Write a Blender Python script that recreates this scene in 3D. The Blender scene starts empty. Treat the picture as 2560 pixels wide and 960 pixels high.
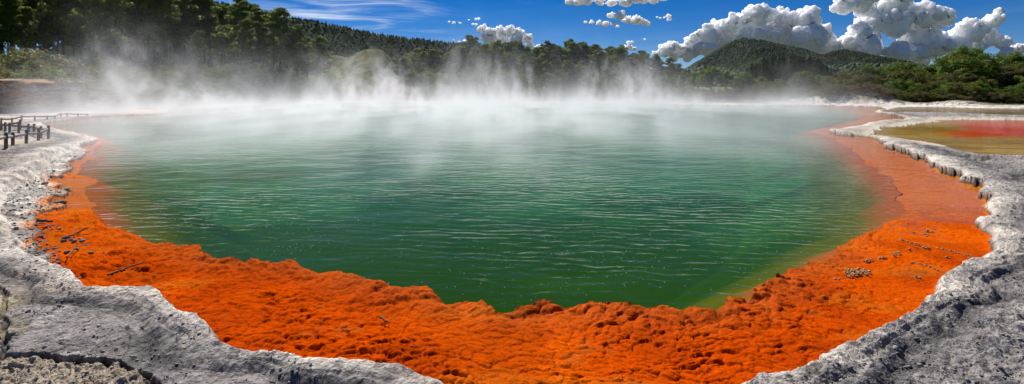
import bpy, math, random
import numpy as np
from mathutils import Vector
random.seed(7)
RNG = np.random.default_rng(11)
F, CX, HY, CH = 1421.0, 1280.0, 226.0, 2.2     # focal length and horizon in photograph pixels, camera height
R = math.radians
SUN_AZ, SUN_EL = R(-24), R(47)                  # azimuth from the view axis, negative = left

sc = bpy.context.scene
col = sc.collection

def gp(x, y, z=0.0):
    """pixel -> point on the horizontal plane z"""
    d = F * (CH - z) / (y - HY)
    return ((x - CX) / F * d, d)
def dp(x, y, d):
    """pixel + distance -> point"""
    return ((x - CX) / F * d, d, CH + (HY - y) / F * d)

# ---------------------------------------------------------------- scene tree helpers
def tag(o, label=None, cat=None, group=None, kind=None):
    if label: o['label'] = label
    if cat: o['category'] = cat
    if group: o['group'] = group
    if kind: o['kind'] = kind
    return o
def empty(name, loc, rz=0.0, s=1.0):
    o = bpy.data.objects.new(name, None); col.objects.link(o)
    o.location = loc; o.rotation_euler = (0, 0, rz); o.scale = (s, s, s) if not hasattr(s, '__len__') else s
    o.empty_display_size = 0.2
    return o
def mesh_np(name, V, Fq, mat=None, smooth=True, attrs=None):
    me = bpy.data.meshes.new(name)
    V = np.asarray(V, dtype=np.float32); Fq = np.asarray(Fq, dtype=np.int32)
    n = Fq.shape[1]
    me.vertices.add(len(V)); me.vertices.foreach_set('co', V.ravel())
    me.loops.add(Fq.size); me.loops.foreach_set('vertex_index', Fq.ravel())
    me.polygons.add(len(Fq))
    me.polygons.foreach_set('loop_start', np.arange(0, Fq.size, n, dtype=np.int32))
    try: me.polygons.foreach_set('loop_total', np.full(len(Fq), n, dtype=np.int32))
    except Exception: pass
    if smooth: me.polygons.foreach_set('use_smooth', np.ones(len(Fq), dtype=bool))
    if attrs:
        for k, a in attrs.items():
            if a.ndim == 2:
                at = me.attributes.new(k, 'FLOAT_COLOR', 'POINT')
                at.data.foreach_set('color', np.concatenate([a, np.ones((len(a), 1))], 1).astype(np.float32).ravel())
            else:
                at = me.attributes.new(k, 'FLOAT', 'POINT'); at.data.foreach_set('value', a.astype(np.float32))
    me.update(calc_edges=True)
    if mat: me.materials.append(mat)
    return me
def obj(name, me, parent=None, loc=(0, 0, 0)):
    o = bpy.data.objects.new(name, me); col.objects.link(o); o.location = loc
    if parent: o.parent = parent
    return o

# ---------------------------------------------------------------- noise in numpy
TAB = np.random.default_rng(99).random((64, 65536))
def h2(ix, iy, s):
    return TAB[s % 64].take(((ix & 255) << 8) | ((iy + 31 * (s // 64)) & 255))
def vn(x, y, s=0):
    ix, iy = np.floor(x), np.floor(y); fx, fy = x - ix, y - iy; ix = ix.astype(np.int32); iy = iy.astype(np.int32)
    fx = fx * fx * (3 - 2 * fx); fy = fy * fy * (3 - 2 * fy)
    a, b = h2(ix, iy, s), h2(ix + 1, iy, s); c, d = h2(ix, iy + 1, s), h2(ix + 1, iy + 1, s)
    return (a + (b - a) * fx) * (1 - fy) + (c + (d - c) * fx) * fy
def fbm(x, y, oc=5, s=0, g=0.5):
    r = 0; a = 1; t = 0
    for i in range(oc):
        r = r + a * vn(x * 2 ** i + 17.3 * i, y * 2 ** i - 9.1 * i, s + i); t += a; a *= g
    return r / t                                   # 0..1
def worley(x, y, s=0):
    ix, iy = np.floor(x).astype(np.int32), np.floor(y).astype(np.int32)
    f1 = np.full(x.shape, 9.0); f2 = np.full(x.shape, 9.0); cid = np.zeros(x.shape)
    for dx in (-1, 0, 1):
        for dy in (-1, 0, 1):
            cx, cy = ix + dx, iy + dy
            d = (cx + h2(cx, cy, s) - x) ** 2 + (cy + h2(cx, cy, s + 77) - y) ** 2
            m = d < f1
            f2 = np.where(m, f1, np.minimum(f2, d)); cid = np.where(m, h2(cx, cy, s + 99), cid); f1 = np.where(m, d, f1)
    return np.sqrt(f1), np.sqrt(f2), cid
def sstep(a, b, x):
    t = np.clip((x - a) / (b - a), 0, 1); return t * t * (3 - 2 * t)
def mix3(a, b, t):
    return a + (np.asarray(b) - a) * t[:, None]

from concurrent.futures import ThreadPoolExecutor
def par(fn):
    """run an array function in cache-sized chunks on all cores"""
    def run(x, y, *a, **kw):
        x = np.asarray(x, float); y = np.asarray(y, float)
        if x.size < 60000: return fn(x, y, *a, **kw)
        shp = x.shape; xr, yr = x.ravel(), y.ravel(); K = 8192
        ch = [(xr[i:i + K], yr[i:i + K]) for i in range(0, len(xr), K)]
        with ThreadPoolExecutor(4) as ex_: rs = list(ex_.map(lambda c: fn(c[0], c[1], *a, **kw), ch))
        if isinstance(rs[0], tuple): return tuple(np.concatenate([r[i] for r in rs]).reshape(shp) for i in range(len(rs[0])))
        return np.concatenate(rs).reshape(shp)
    return run
fbm = par(fbm); worley = par(worley)
def sdpoly1(X, Y, P):
    """signed distance to a closed polygon, negative inside; prunes far segments for a compact chunk of points"""
    A = np.asarray(P, float); B = np.roll(A, -1, 0)
    cx, cy = (X.min() + X.max()) / 2, (Y.min() + Y.max()) / 2; rad = math.hypot(X.max() - cx, Y.max() - cy)
    E = B - A; Ls = (E ** 2).sum(1) + 1e-12
    t = np.clip(((cx - A[:, 0]) * E[:, 0] + (cy - A[:, 1]) * E[:, 1]) / Ls, 0, 1)
    dc = np.hypot(cx - A[:, 0] - t * E[:, 0], cy - A[:, 1] - t * E[:, 1])
    best = np.full(X.shape, 1e18); ins = np.zeros(X.shape, bool)
    for i in np.nonzero(dc <= dc.min() + 2 * rad + 1e-6)[0]:
        ax, ay = A[i]; ex, ey = E[i]
        t = np.clip(((X - ax) * ex + (Y - ay) * ey) / Ls[i], 0, 1)
        dx, dy = X - ax - t * ex, Y - ay - t * ey
        np.minimum(best, dx * dx + dy * dy, out=best)
    y0, y1, x0 = Y.min(), Y.max(), X.min()
    for i in range(len(A)):
        ax, ay = A[i]; bx, by = B[i]
        if ay == by or min(ay, by) > y1 or max(ay, by) < y0 or max(ax, bx) < x0: continue
        ins ^= ((ay > Y) != (by > Y)) & (X < ax + (Y - ay) / (by - ay) * (bx - ax))
    d = np.sqrt(best)
    return np.where(ins, -d, d)
def sdpoly(X, Y, P):
    X = np.asarray(X, float); Y = np.asarray(Y, float)
    if X.size < 60000: return sdpoly1(X, Y, P)
    out = np.empty(X.size); Xs, Ys = X.reshape(nr, nc), Y.reshape(nr, nc); O = out.reshape(nr, nc)
    def job(t_):
        i, j = t_; a = Xs[i:i + 40, j:j + 60]; O[i:i + 40, j:j + 60] = sdpoly1(a.ravel(), Ys[i:i + 40, j:j + 60].ravel(), P).reshape(a.shape)
    with ThreadPoolExecutor(4) as ex_: list(ex_.map(job, [(i, j) for i in range(0, nr, 40) for j in range(0, nc, 60)]))
    return out

# ---------------------------------------------------------------- materials
def mat(name):
    m = bpy.data.materials.new(name); m.use_nodes = True
    nt = m.node_tree; nt.nodes.clear()
    out = nt.nodes.new('ShaderNodeOutputMaterial')
    return m, nt, out
def N(nt, t, **kw):
    n = nt.nodes.new(t)
    for k, v in kw.items():
        if k in n.inputs: n.inputs[k].default_value = v
        else: setattr(n, k, v)
    return n
def ground_mat(name, rough=0.85, bumps=((60, .6, .01), (12, .5, .03)), mott=0.25, spec=0.3):
    """vertex colour x fine procedural mottling, multi-scale bump"""
    m, nt, out = mat(name); L = nt.links
    at = N(nt, 'ShaderNodeAttribute', attribute_name='col')
    geo = N(nt, 'ShaderNodeNewGeometry')
    n1 = N(nt, 'ShaderNodeTexNoise', Scale=25.0, Detail=6.0, Roughness=0.65); L.new(geo.outputs['Position'], n1.inputs['Vector'])
    mr = N(nt, 'ShaderNodeMapRange'); mr.inputs[1].default_value = .3; mr.inputs[2].default_value = .7
    mr.inputs[3].default_value = 1 - mott; mr.inputs[4].default_value = 1 + mott
    L.new(n1.outputs[0], mr.inputs[0])
    mx = N(nt, 'ShaderNodeVectorMath', operation='SCALE'); L.new(at.outputs['Color'], mx.inputs[0]); L.new(mr.outputs[0], mx.inputs['Scale'])
    p = N(nt, 'ShaderNodeBsdfPrincipled', Roughness=rough); p.inputs['Specular IOR Level'].default_value = spec
    L.new(mx.outputs[0], p.inputs['Base Color'])
    prev = None
    for sc_, st, ds in bumps:
        nn = N(nt, 'ShaderNodeTexNoise', Scale=float(sc_), Detail=5.0, Roughness=0.6); L.new(geo.outputs['Position'], nn.inputs['Vector'])
        b = N(nt, 'ShaderNodeBump', Strength=st, Distance=ds); L.new(nn.outputs[0], b.inputs['Height'])
        if prev: L.new(prev.outputs[0], b.inputs['Normal'])
        prev = b
    if prev: L.new(prev.outputs[0], p.inputs['Normal'])
    L.new(p.outputs[0], out.inputs[0])
    return m
def simple_mat(name, c1, c2, scale=8.0, rough=0.85, bump=0.4, bd=0.02, obj_space=True, stretch=None):
    m, nt, out = mat(name); L = nt.links
    tc = N(nt, 'ShaderNodeTexCoord'); src = tc.outputs['Object']
    if stretch:
        mp = N(nt, 'ShaderNodeMapping'); mp.inputs['Scale'].default_value = stretch; L.new(src, mp.inputs[0]); src = mp.outputs[0]
    n1 = N(nt, 'ShaderNodeTexNoise', Scale=scale, Detail=6.0, Roughness=0.65); L.new(src, n1.inputs['Vector'])
    cr = N(nt, 'ShaderNodeValToRGB'); cr.color_ramp.elements[0].position = .35; cr.color_ramp.elements[1].position = .65
    cr.color_ramp.elements[0].color = (*c1, 1); cr.color_ramp.elements[1].color = (*c2, 1)
    L.new(n1.outputs[0], cr.inputs[0])
    p = N(nt, 'ShaderNodeBsdfPrincipled', Roughness=rough); p.inputs['Specular IOR Level'].default_value = .25
    L.new(cr.outputs[0], p.inputs['Base Color'])
    b = N(nt, 'ShaderNodeBump', Strength=bump, Distance=bd); L.new(n1.outputs[0], b.inputs['Height']); L.new(b.outputs[0], p.inputs['Normal'])
    L.new(p.outputs[0], out.inputs[0])
    return m
def leaf_mat(name, c, var=0.5, trans=0.35):
    """leaf colour x per-clump attribute x per-object random, with translucency"""
    m, nt, out = mat(name); L = nt.links
    at = N(nt, 'ShaderNodeAttribute', attribute_name='tone')
    oi = N(nt, 'ShaderNodeObjectInfo')
    a = N(nt, 'ShaderNodeMath', operation='MULTIPLY_ADD'); L.new(oi.outputs['Random'], a.inputs[0]); a.inputs[1].default_value = var; a.inputs[2].default_value = 1 - var / 2
    b = N(nt, 'ShaderNodeMath', operation='MULTIPLY'); L.new(a.outputs[0], b.inputs[0]); L.new(at.outputs['Fac'], b.inputs[1])
    cr = N(nt, 'ShaderNodeValToRGB')
    e = cr.color_ramp.elements
    e[0].position = .15; e[1].position = 1.0
    e[0].color = (c[0] * .35, c[1] * .45, c[2] * .6, 1); e[1].color = (c[0] * 2.1, c[1] * 1.9, c[2] * 1.2, 1)
    L.new(b.outputs[0], cr.inputs[0])
    d = N(nt, 'ShaderNodeBsdfPrincipled', Roughness=0.6); d.inputs['Specular IOR Level'].default_value = .25
    L.new(cr.outputs[0], d.inputs['Base Color'])
    t = N(nt, 'ShaderNodeBsdfTranslucent'); L.new(cr.outputs[0], t.inputs[0])
    mx = N(nt, 'ShaderNodeMixShader'); mx.inputs[0].default_value = trans
    L.new(d.outputs[0], mx.inputs[1]); L.new(t.outputs[0], mx.inputs[2]); L.new(mx.outputs[0], out.inputs[0])
    return m

# ---------------------------------------------------------------- outlines (traced on the photograph, laid on the ground)
rimA = [(203,698),(233,718),(270,722),(315,727),(362,733),(408,762),(438,779),(496,802),(528,826),(537,843),(540,864),(560,872),(600,880),(640,885),
        (702,885),(755,887),(808,900),(841,900),(889,905),(947,914),(1004,931),(1052,955),(1120,985),(1220,1010),(1400,1035),(1600,1035),(1780,1010),
        (1860,980),(1920,951),(1978,928),(2066,896),(2130,875),(2142,855),(2182,826),(2212,811),(2235,785),(2270,768),(2317,744),(2352,735),
        (2349,703),(2387,671),(2445,651),(2468,625),(2457,604),(2460,575),(2448,557),(2462,525),(2483,505),(2448,490),(2445,478),(2460,466),
        (2398,455),(2395,438),(2355,428),(2328,416),(2317,398),(2291,395),(2267,385),(2241,375),(2219,368),(2206,353),(2186,346),(2153,341),
        (2105,337),(2083,331),(2070,325),(2109,323),(2129,319),(2153,314),(2175,308),(2208,302),(2262,300),(2271,296),(2245,291),(2219,287),
        (2190,281),(2195,276),(2215,272),(2190,268),(2150,267),(2066,265),(1900,266),(1800,264),(1700,263),(1500,261),(1300,260),(1100,260),(900,262),(740,266),
        (620,273),(480,284),(380,288),(300,291),(200,298),(150,304),(105,311)]
leftW = [(115,316),(150,327),(190,336),(235,343),(246,350),(240,357),(222,364),(205,369),(224,377),(214,386),(192,396),(178,401),(170,409),
         (168,432),(158,441),(122,443),(117,452),(134,462),(150,474),(176,480),(168,492),(135,492),(122,505),(132,516),(160,518),(128,527),(106,540),
         (94,556),(90,572),(110,580),(86,596),(100,610),(128,628),(112,642),(135,664),(165,680)]
leftU = [(115,316),(150,327),(190,336),(235,343),(246,350),(240,357),(222,364),(205,369),(190,375),(153,387),(135,398),(117,410),(100,438),(67,460),
         (20,487),(7,523),(27,567),(33,580),(63,610),(67,633),(123,657),(160,676)]
deep = [(265,352),(258,362),(235,375),(240,390),(215,403),(200,415),(198,436),(242,448),(218,462),(214,475),(224,500),(238,538),(255,557),(300,572),
        (350,590),(400,607),(460,620),(505,625),(540,645),(570,662),(610,670),(640,667),(700,672),(740,671),(765,686),(790,690),(830,690),(860,704),
        (895,707),(930,715),(975,722),(1010,732),(1050,734),(1080,730),(1110,742),(1140,756),(1180,752),(1220,760),(1260,783),(1300,782),(1360,773),
        (1400,784),(1430,782),(1490,788),(1530,785),(1580,783),(1640,782),(1670,788),(1700,778),(1730,782),(1765,783),(1772,764),(1800,748),(1835,750),
        (1850,758),(1880,748),(1920,728),(1960,710),(1980,682),(2020,668),(2050,650),(2100,630),(2130,605),(2180,585),(2220,555),(2250,530),(2258,500),
        (2246,470),(2235,448),(2205,428),(2165,405),(2130,375),(2085,345),(2020,324),(2090,312),(2140,300),(2170,290),(2140,280),(2120,271),(2066,268),
        (1900,268),(1700,265),(1300,262),(900,264),(740,268),(620,275),(480,286),(300,293.5),(200,301),(145,307),(125,313),(160,321),(200,329),(245,338)]
sideP = [(2600,396),(2560,395),(2481,393),(2416,381),(2372,370),(2339,360),(2306,355),(2262,349),(2219,344),(2188,341),(2179,337),(2186,331),(2201,318),
         (2262,314),(2306,307),(2350,304),(2330,300),(2400,298.5),(2460,299),(2600,300),(3300,303),(3600,340),(3600,396)]
brownP = [(2205,281),(2230,283.5),(2300,283),(2400,286),(2560,291),(3300,296),(3600,282),(3300,272),(2560,271),(2440,270),(2390,268),(2330,267.5),(2285,267),(2240,268),(2225,272),(2200,276)]
def lift_(y, h): return h * min(1, max(0, (y - 560) / 120))
Wp = [gp(x, y, lift_(y, .10)) for x, y in rimA + leftW]
Up = [gp(x, y, .06 + lift_(y, .04)) for x, y in rimA + leftU]
Dp = [gp(x, y, lift_(y, .065)) for x, y in deep]
Sp = [gp(x, y) for x, y in sideP]
Bp = [gp(x, y) for x, y in brownP]

# ---------------------------------------------------------------- land: one height field, cut into ground / shelf / pool floors
us = np.concatenate([np.linspace(-3.2, -1.0, 50, endpoint=False), np.linspace(-1.0, 1.0, 1400), np.linspace(1.0, 3.2, 51)[1:]])
ys = np.concatenate([[2600, 2100, 1750, 1500, 1350, 1250], np.arange(1180, 250, -1.35)])
ds = F * CH / (ys - HY)
ds = ds[ds < 26]
ds = np.concatenate([ds, np.arange(26.3, 96, .34), np.geomspace(97, 9000, 80)])
U, D = np.meshgrid(us, ds)
X = (U * D).ravel(); Y = D.ravel()
nc, nr = len(us), len(ds)
near = np.exp(-Y / 14)
# roughen outlines with a world-space domain warp
def first_sd(X, Y):
    a = (fbm(X * 1.1, Y * 1.1, 3, 3) - .5); b = (fbm(X * 1.1 + 50, Y * 1.1, 3, 4) - .5); wa = 0.22 + 0.012 * Y
    return sdpoly(X + a * wa, Y + b * wa, Wp) + (fbm(X * 5, Y * 5, 4, 5) - .5) * .10 * np.exp(-Y / 7)
s0 = first_sd(X, Y).reshape(nr, nc); step = D[1:] - D[:-1]
cr_ = (s0[:-1] * s0[1:] < 0) & (D[:-1] < 96); tt_ = np.where(cr_, s0[:-1] / (s0[:-1] - s0[1:] + 1e-12), 0)
lo_ = cr_ & (tt_ < .5); hi_ = cr_ & (tt_ >= .5)
mv = np.zeros_like(D); mv[:-1] += np.where(lo_, tt_ * step, 0); mv[1:] += np.where(hi_ & (mv[1:] == 0), -(1 - tt_) * step, 0)
mv = np.clip(mv, -.49 * np.gradient(D, axis=0), .49 * np.gradient(D, axis=0)); D = D + mv
X = (U * D).ravel(); Y = D.ravel()
near = np.exp(-Y / 14)
w1 = (fbm(X * 1.1, Y * 1.1, 3, 3) - .5); w2 = (fbm(X * 1.1 + 50, Y * 1.1, 3, 4) - .5)
wa = 0.22 + 0.012 * Y
Xw, Yw = X + w1 * wa, Y + w2 * wa
hf1 = (fbm(X * 5, Y * 5, 4, 5) - .5) * np.exp(-Y / 7)
sdW = sdpoly(Xw, Yw, Wp) + hf1 * .10
sdU = sdpoly(Xw, Yw, Up) + hf1 * .08
sdD = sdpoly(X + w1 * .35, Y + w2 * .35, Dp) + (fbm(X * 2.5, Y * 2.5, 3, 6) - .5) * .26 * np.exp(-Y / 9)
sdS = sdpoly(Xw, Yw, Sp) + hf1 * .3
sdB = sdpoly(Xw, Yw, Bp) + hf1 * .3
PXx = CX + U.ravel() * F                    # where that column lies left to right (bearing)

def hill(X, Y):
    """large land form behind the far shore"""
    u = X / Y
    far = sstep(0, 60, Y - 98)
    left = sstep(-.26, -.42, u)
    z = far * (1.0 + 0.012 * np.clip(Y - 100, 0, 300))
    sh_l = np.interp(u, [-1.0, -.86, -.8, -.7, -.55, -.4, -.3], [52, 54, 57, 60, 68, 85, 100])
    z = np.maximum(z, left * sstep(0, 1, (Y - sh_l) / 34) * (3.4 * sstep(-.3, -.6, u) + 1.5) )
    z = z + far * left * .012 * np.clip(Y - 110, 0, 200)
    return z
hz = hill(X, Y)
lump = fbm(X * .9, Y * .9, 5, 21)
fine = fbm(X * 7, Y * 7, 5, 22, .6)
rough_ = fbm(X * 2.6, Y * 2.6, 5, 23, .55)
# sinter banks
q0 = fbm(X * 5, Y * 5, 4, 34) - .5; q0b = fbm(X * 5 + 4, Y * 5, 4, 35) - .5
e = sdU
e2 = e + (fbm(X * 1.7, Y * 1.7, 4, 31) - .5) * .35
ridged = 1 - np.abs(2 * fbm(X * 3.2, Y * 3.2, 4, 32) - 1)
def linedist(X, Y, P):
    best = np.full(X.shape, 1e9)
    near_ = Y < 8
    xs_, ys_ = X[near_], Y[near_]; b_ = np.full(xs_.shape, 1e9)
    for (ax, ay), (bx, by) in zip(P[:-1], P[1:]):
        ex, ey = bx - ax, by - ay; t_ = np.clip(((xs_ - ax) * ex + (ys_ - ay) * ey) / (ex * ex + ey * ey), 0, 1)
        b_ = np.minimum(b_, np.hypot(xs_ - ax - t_ * ex, ys_ - ay - t_ * ey))
    best[near_] = b_; return best
ck1 = [gp(x, y, .12) for x, y in ((-300, 880), (0, 897), (90, 905), (180, 908), (205, 920), (250, 915), (310, 925), (345, 936), (372, 950), (400, 1000), (420, 1100))]
ck2 = [gp(x, y, .12) for x, y in ((-20, 730), (8, 745), (14, 790), (5, 830), (22, 860), (10, 895))]
jx, jy = X + q0 * .10, Y + q0b * .10
ldist = linedist(jx, jy, ck1); ldist2 = linedist(jx, jy, ck2)
crk = np.clip(sstep(.035, .012, ldist) + .8 * sstep(.03, .01, ldist2), 0, 1)
rubble = sdpoly(jx, jy, ck1 + [gp(420, 2600, .12), gp(-3000, 2600, .12), gp(-1500, 880, .12)]) < 0
crack = sstep(.04, .0, np.abs(fbm(X * .55 + 3, Y * .75, 5, 33) - .5) - .003) * sstep(.8, 1.3, e)
k = np.clip(Y / 8, .8, 2.0)
lipk = np.where(PXx > 1280, 1.0, 1.0)
bank = (0.07 + 0.07 * sstep(0, .10 * k, e) + .03 * sstep(.1, .5, e)
        - .055 * np.exp(-((e2 - .62 * k) / (.11 * k)) ** 2) * (.5 + rough_)
        - .03 * np.exp(-((e2 - .36 * k) / (.05 * k)) ** 2) * (rough_ + .2)
        + .036 * (1 - ((e2 * 6.5 / k + .35 * rough_) % 1)) * np.exp(-(np.clip(e, 0, 9) / (1.0 * k)) ** 2) * near * 1.7
        + (rough_ - .5) * np.where(PXx < 1100, .06, .10) * sstep(0, .6, e) + (fine - .5) * np.where(PXx < 1100, .05, .075) * (near + .25) + (lump - .5) * .10 * sstep(.3, 2, e)
        - crack * .08 - crk * .055 - rubble * .015 + rubble * (fbm(X * 14, Y * 14, 4, 36, .65) - .5) * .09)
plates = worley(X * 1.5 + w1 * 2, Y * 2.2 + w2 * 2, 40)
bank = bank - .025 * sstep(.06, 0, plates[1] - plates[0]) * sstep(.5, 1.2, e) * near
# debris flat on the left, between the ledge and the orange crust
wd = worley(X * 7, Y * 7, 41); wd2 = worley(X * 3, Y * 3, 42)
debris = 0.035 + .05 * sstep(.0, .9, sdW) + (.5 - wd[0]) * .07 * wd[2] + (rough_ - .5) * .09 + (.5 - wd2[0]) * .05
gz = np.where(sdU > 0, bank, debris)
t = sstep(-.05, .05, sdU)
lift = .16 * sstep(230, 120, PXx) * sstep(9, 12, Y) * sstep(24, 17, Y) * sstep(.0, .30, sdU) * sstep(7.0, 1.0, sdU)
gz = debris * (1 - t) + (bank + lift) * t
# spread of low ground around far pools
gz = np.where(Y > 30, np.maximum(gz, .05), gz)
isS = np.minimum(sdS, sdB)
tS = sstep(.0, 1.2, isS)
gz = np.where(isS < 1.2, gz * (.25 + .75 * tS), gz)
gz = np.where(isS < 0, -.03 - .02 * np.minimum(-isS, 3), gz)
# white sinter mounds on the far right shore
for mx, my, md, mr_, mh in ((2150, 262, 86, 4.5, 1.1), (2230, 264, 84, 3.5, .55), (2010, 262, 88, 4, .5), (2420, 266, 80, 4.0, .55), (1870, 262, 92, 5, .45), (2075,262,88,4,.5)):
    mX = (mx - CX) / F * md
    gz = gz + mh * np.exp(-(((X - mX) / mr_) ** 2 + ((Y - md - 1.5) / 2.6) ** 2)) * (sdW > .2) * (isS > .3) * (.8 + .5 * rough_)
gz = gz + hz
# orange shelf
q1, q2 = fbm(X * 6, Y * 6, 3, 53) - .5, fbm(X * 6 + 9, Y * 6, 3, 54) - .5
wx, wy = X + w1 * .35 + q1 * .12, Y + w2 * .35 + q2 * .12
p1 = worley(wx * 4.2 + wy * .8, wy * 6.2, 50); p2 = worley(wx * 9.5 + wy * 2, wy * 14, 51); p3 = worley(wx * 19 + wy * 3, wy * 27, 52)
pm = sstep(.35, .6, fbm(X * .8, Y * .8, 3, 55))
def pill(w, g=1.7): return np.sqrt(np.clip((w[1] - w[0]) * g, 0, 1)) * .5 + .5 * np.clip(1.15 - (w[0] * 1.25) ** 2, 0, 1)
pil = (.044 * pill(p1) * (.15 + .85 * p1[2]) * pm + .032 * pill(p2, 2.2) * (.1 + .9 * p2[2]) + .011 * pill(p3) * p3[2])
front = sstep(300, 620, PXx) * sstep(2120, 1900, PXx) * sstep(12.0, 7.5, Y)
calm = sstep(12.5, 8.0, Y)
flow = sstep(.40, .62, fbm((X * .8 + Y * .5) * 1.2, (Y - X * .3) * .7, 3, 56))
edge = np.exp(-(np.clip(sdD, 0, 9) / .30) ** 2)
lumps = worley(X * 2.6 + w1, Y * 2.6 + w2, 57)
sz = (-.035 + pil * (.75 + .55 * flow) * (1 - .6 * (1 - sstep(2300, 1950, PXx))) + (fbm(X * 1.3, Y * 1.3, 4, 58) - .5) * (.02 + .05 * front)
      + front * (.055 + edge * (.085 * np.clip(1.1 - (lumps[0] * 1.3) ** 2, 0, 1) + .01))
      - (1 - front) * .03 + (1 - front) * calm * .068)
rip = np.sin((Y * 1.6 + w2 * 2.2 + X * .25) * 9) * .5 + .5
leftside = sstep(420, 260, PXx)
sz = sz + leftside * sstep(.6, 0, sdD) * rip * .03
sz = np.where(Y > 25, np.minimum(sz, -.02), sz)
sz = sz + .05 * sstep(-.25, 0, sdW) * (1 - front) * 0
# pool floor: drops quickly
dd = np.clip(-sdD, 0, 99)
fz = -.035 - .55 * np.minimum(dd, 3.5) + pil * (.3 + .7 * front) * np.exp(-dd / .3) + front * .03 * np.exp(-dd / .05)
zone = np.where(sdW > 0, 0, np.where(sdD > 0, 1, 2)); zone = np.where((zone == 0) & (isS < 0), 3, zone)
Z = np.select([zone == 0, zone == 1, zone == 2], [gz, sz, fz], gz)
fadeW = sstep(-.04, .0, sdW) * (zone == 1)
Z = np.where(zone == 1, Z * (1 - fadeW) + np.minimum(gz, Z + .04) * fadeW, Z)
V = np.stack([X, Y, Z], 1)

# colours of the deposits, with crease and ledge shade painted in
n_big = fbm(X * .45, Y * .45, 4, 61); n_mid = fbm(X * 2.2, Y * 2.2, 5, 62, .6); n_f = fbm(X * 11, Y * 11, 4, 63, .65)
one = np.ones((len(X), 1))
cG = one * np.array([.235, .225, .225])
cG = mix3(cG, [.34, .295, .265], sstep(.42, .62, n_big) * .8 * (PXx < 1500))
cG = mix3(cG, [.44, .425, .40], sstep(.53, .70, n_mid) * .7)
cG = mix3(cG, [.06, .06, .065], sstep(.50, .62, fbm(X * 3.1, Y * 3.1, 6, 64, .68)) * np.where(PXx < 1000, .45, .45))
cG = mix3(cG, [.42, .35, .18], sstep(.60, .72, fbm(X * .9, Y * .9, 4, 65)) * .2 * (PXx < 300))
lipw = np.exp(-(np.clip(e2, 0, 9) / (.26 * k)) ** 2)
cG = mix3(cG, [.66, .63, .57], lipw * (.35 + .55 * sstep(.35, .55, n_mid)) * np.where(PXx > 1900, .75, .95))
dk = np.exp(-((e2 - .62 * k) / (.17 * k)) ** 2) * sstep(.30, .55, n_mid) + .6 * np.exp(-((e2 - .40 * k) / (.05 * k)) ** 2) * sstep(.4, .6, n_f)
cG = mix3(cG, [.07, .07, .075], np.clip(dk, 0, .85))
cG = mix3(cG, [.05, .045, .04], np.clip(crack, 0, 1))
cG = mix3(cG, [.05, .048, .045], sstep(.58, .70, n_f) * .6)
# beige trodden sand by the fences
sand = sstep(.45, .6, n_big + .12) * sstep(16, 20, Y) * (PXx < 420) * sstep(.8, 3, e)
cG = mix3(cG, [.50, .42, .33], sand * .9)
# dark gravel and orange stain on the debris flat
de = (sdU < 0) & (zone == 0)
gr = one * np.array([.34, .33, .31])
gr = mix3(gr, [.62, .60, .55], sstep(.5, .62, n_mid))
gr = mix3(gr, [.11, .065, .06], sstep(.40, .55, fbm(X * 1.6, Y * 1.6, 4, 67)) * sstep(11.5, 9.5, Y) * .85)
gr = mix3(gr, [.06, .055, .05], sstep(.55, .68, n_f) * .7)
gr = mix3(gr, [.62, .20, .02], sstep(.30, .02, sdW) * sstep(.42, .58, n_mid) * .9 * sstep(17, 13, Y))
cG = np.where(de[:, None], gr, cG)
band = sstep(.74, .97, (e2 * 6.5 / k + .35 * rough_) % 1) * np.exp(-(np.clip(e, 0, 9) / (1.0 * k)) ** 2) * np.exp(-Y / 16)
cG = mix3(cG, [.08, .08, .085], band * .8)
cG = mix3(cG, [.33, .27, .19], rubble * .6)
cG = mix3(cG, [.03, .026, .022], crk * .95)
cG = mix3(cG, [.36, .31, .15], sstep(.25, .05, ldist2) * sstep(.45, .6, n_mid) * .4)
# waterline: thin dark / rusty foot
foot = sstep(.05, .0, sdW) * (zone == 0)
cG = mix3(cG, [.16, .09, .06], foot * .7)
# cream rims of the shallow pools
cG = mix3(cG, [.66, .60, .47], sstep(2.0, .0, isS) * (Y > 22) * .6)
cG = mix3(cG, [.68, .65, .62], sstep(55, 75, Y) * (PXx > 1500) * sstep(.40, .52, n_mid) * (isS > 0) * .8)
# vegetated land away from the shore: leaf litter, low scrub, grass
veg = sstep(6, 12, np.minimum(sdW, isS + 1)) * (Y > 60) + (hz > .7)
cG = mix3(cG, [.075, .085, .03], np.clip(veg, 0, 1))
cO = one * np.array([.52, .060, .001])
cO = mix3(cO, [.64, .100, .002], sstep(.45, .7, n_big) * .8)
cO = mix3(cO, [.34, .036, .002], sstep(.45, .65, fbm(X * 1.5, Y * 1.5, 4, 70)) * .55)
gap = sstep(.16, .0, p2[1] - p2[0]) * .6 + sstep(.10, 0, p1[1] - p1[0]) * pm * .4
cO = mix3(cO, [.20, .020, .002], np.clip(gap * near * 1.1, 0, .6))  # pillow creases coloured darker to deepen the shade between them
cO = mix3(cO, [.42, .10, .02], edge * .5 * sstep(10, 7, Y))
cO = mix3(cO, [.74, .17, .012], sstep(8.5, 12, Y) * .75)  # farther submerged shelf coloured lighter to offset the blue reflection above it
cO = mix3(cO, [.50, .17, .012], sstep(.58, .70, fbm(X * 1.1 + 7, Y * 2.2, 5, 75)) * .22)
cO = mix3(cO, [.34, .11, .02], sstep(.70, .80, n_mid) * .35)
cD = mix3(one * np.array([.36, .075, .010]), [.095, .088, .003], sstep(.0, .8, dd))
cD = mix3(cD, [.020, .058, .001], sstep(.3, 2.6, dd))
cD = mix3(cD, [.030, .125, .045], sstep(8, 26, Y) * sstep(1.0, 2.0, dd))
cD = mix3(cD, [.012, .036, .001], sstep(.45, .65, fbm(X * .25, Y * .25, 3, 71)) * .5 * sstep(1.0, 2.0, dd))
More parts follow.
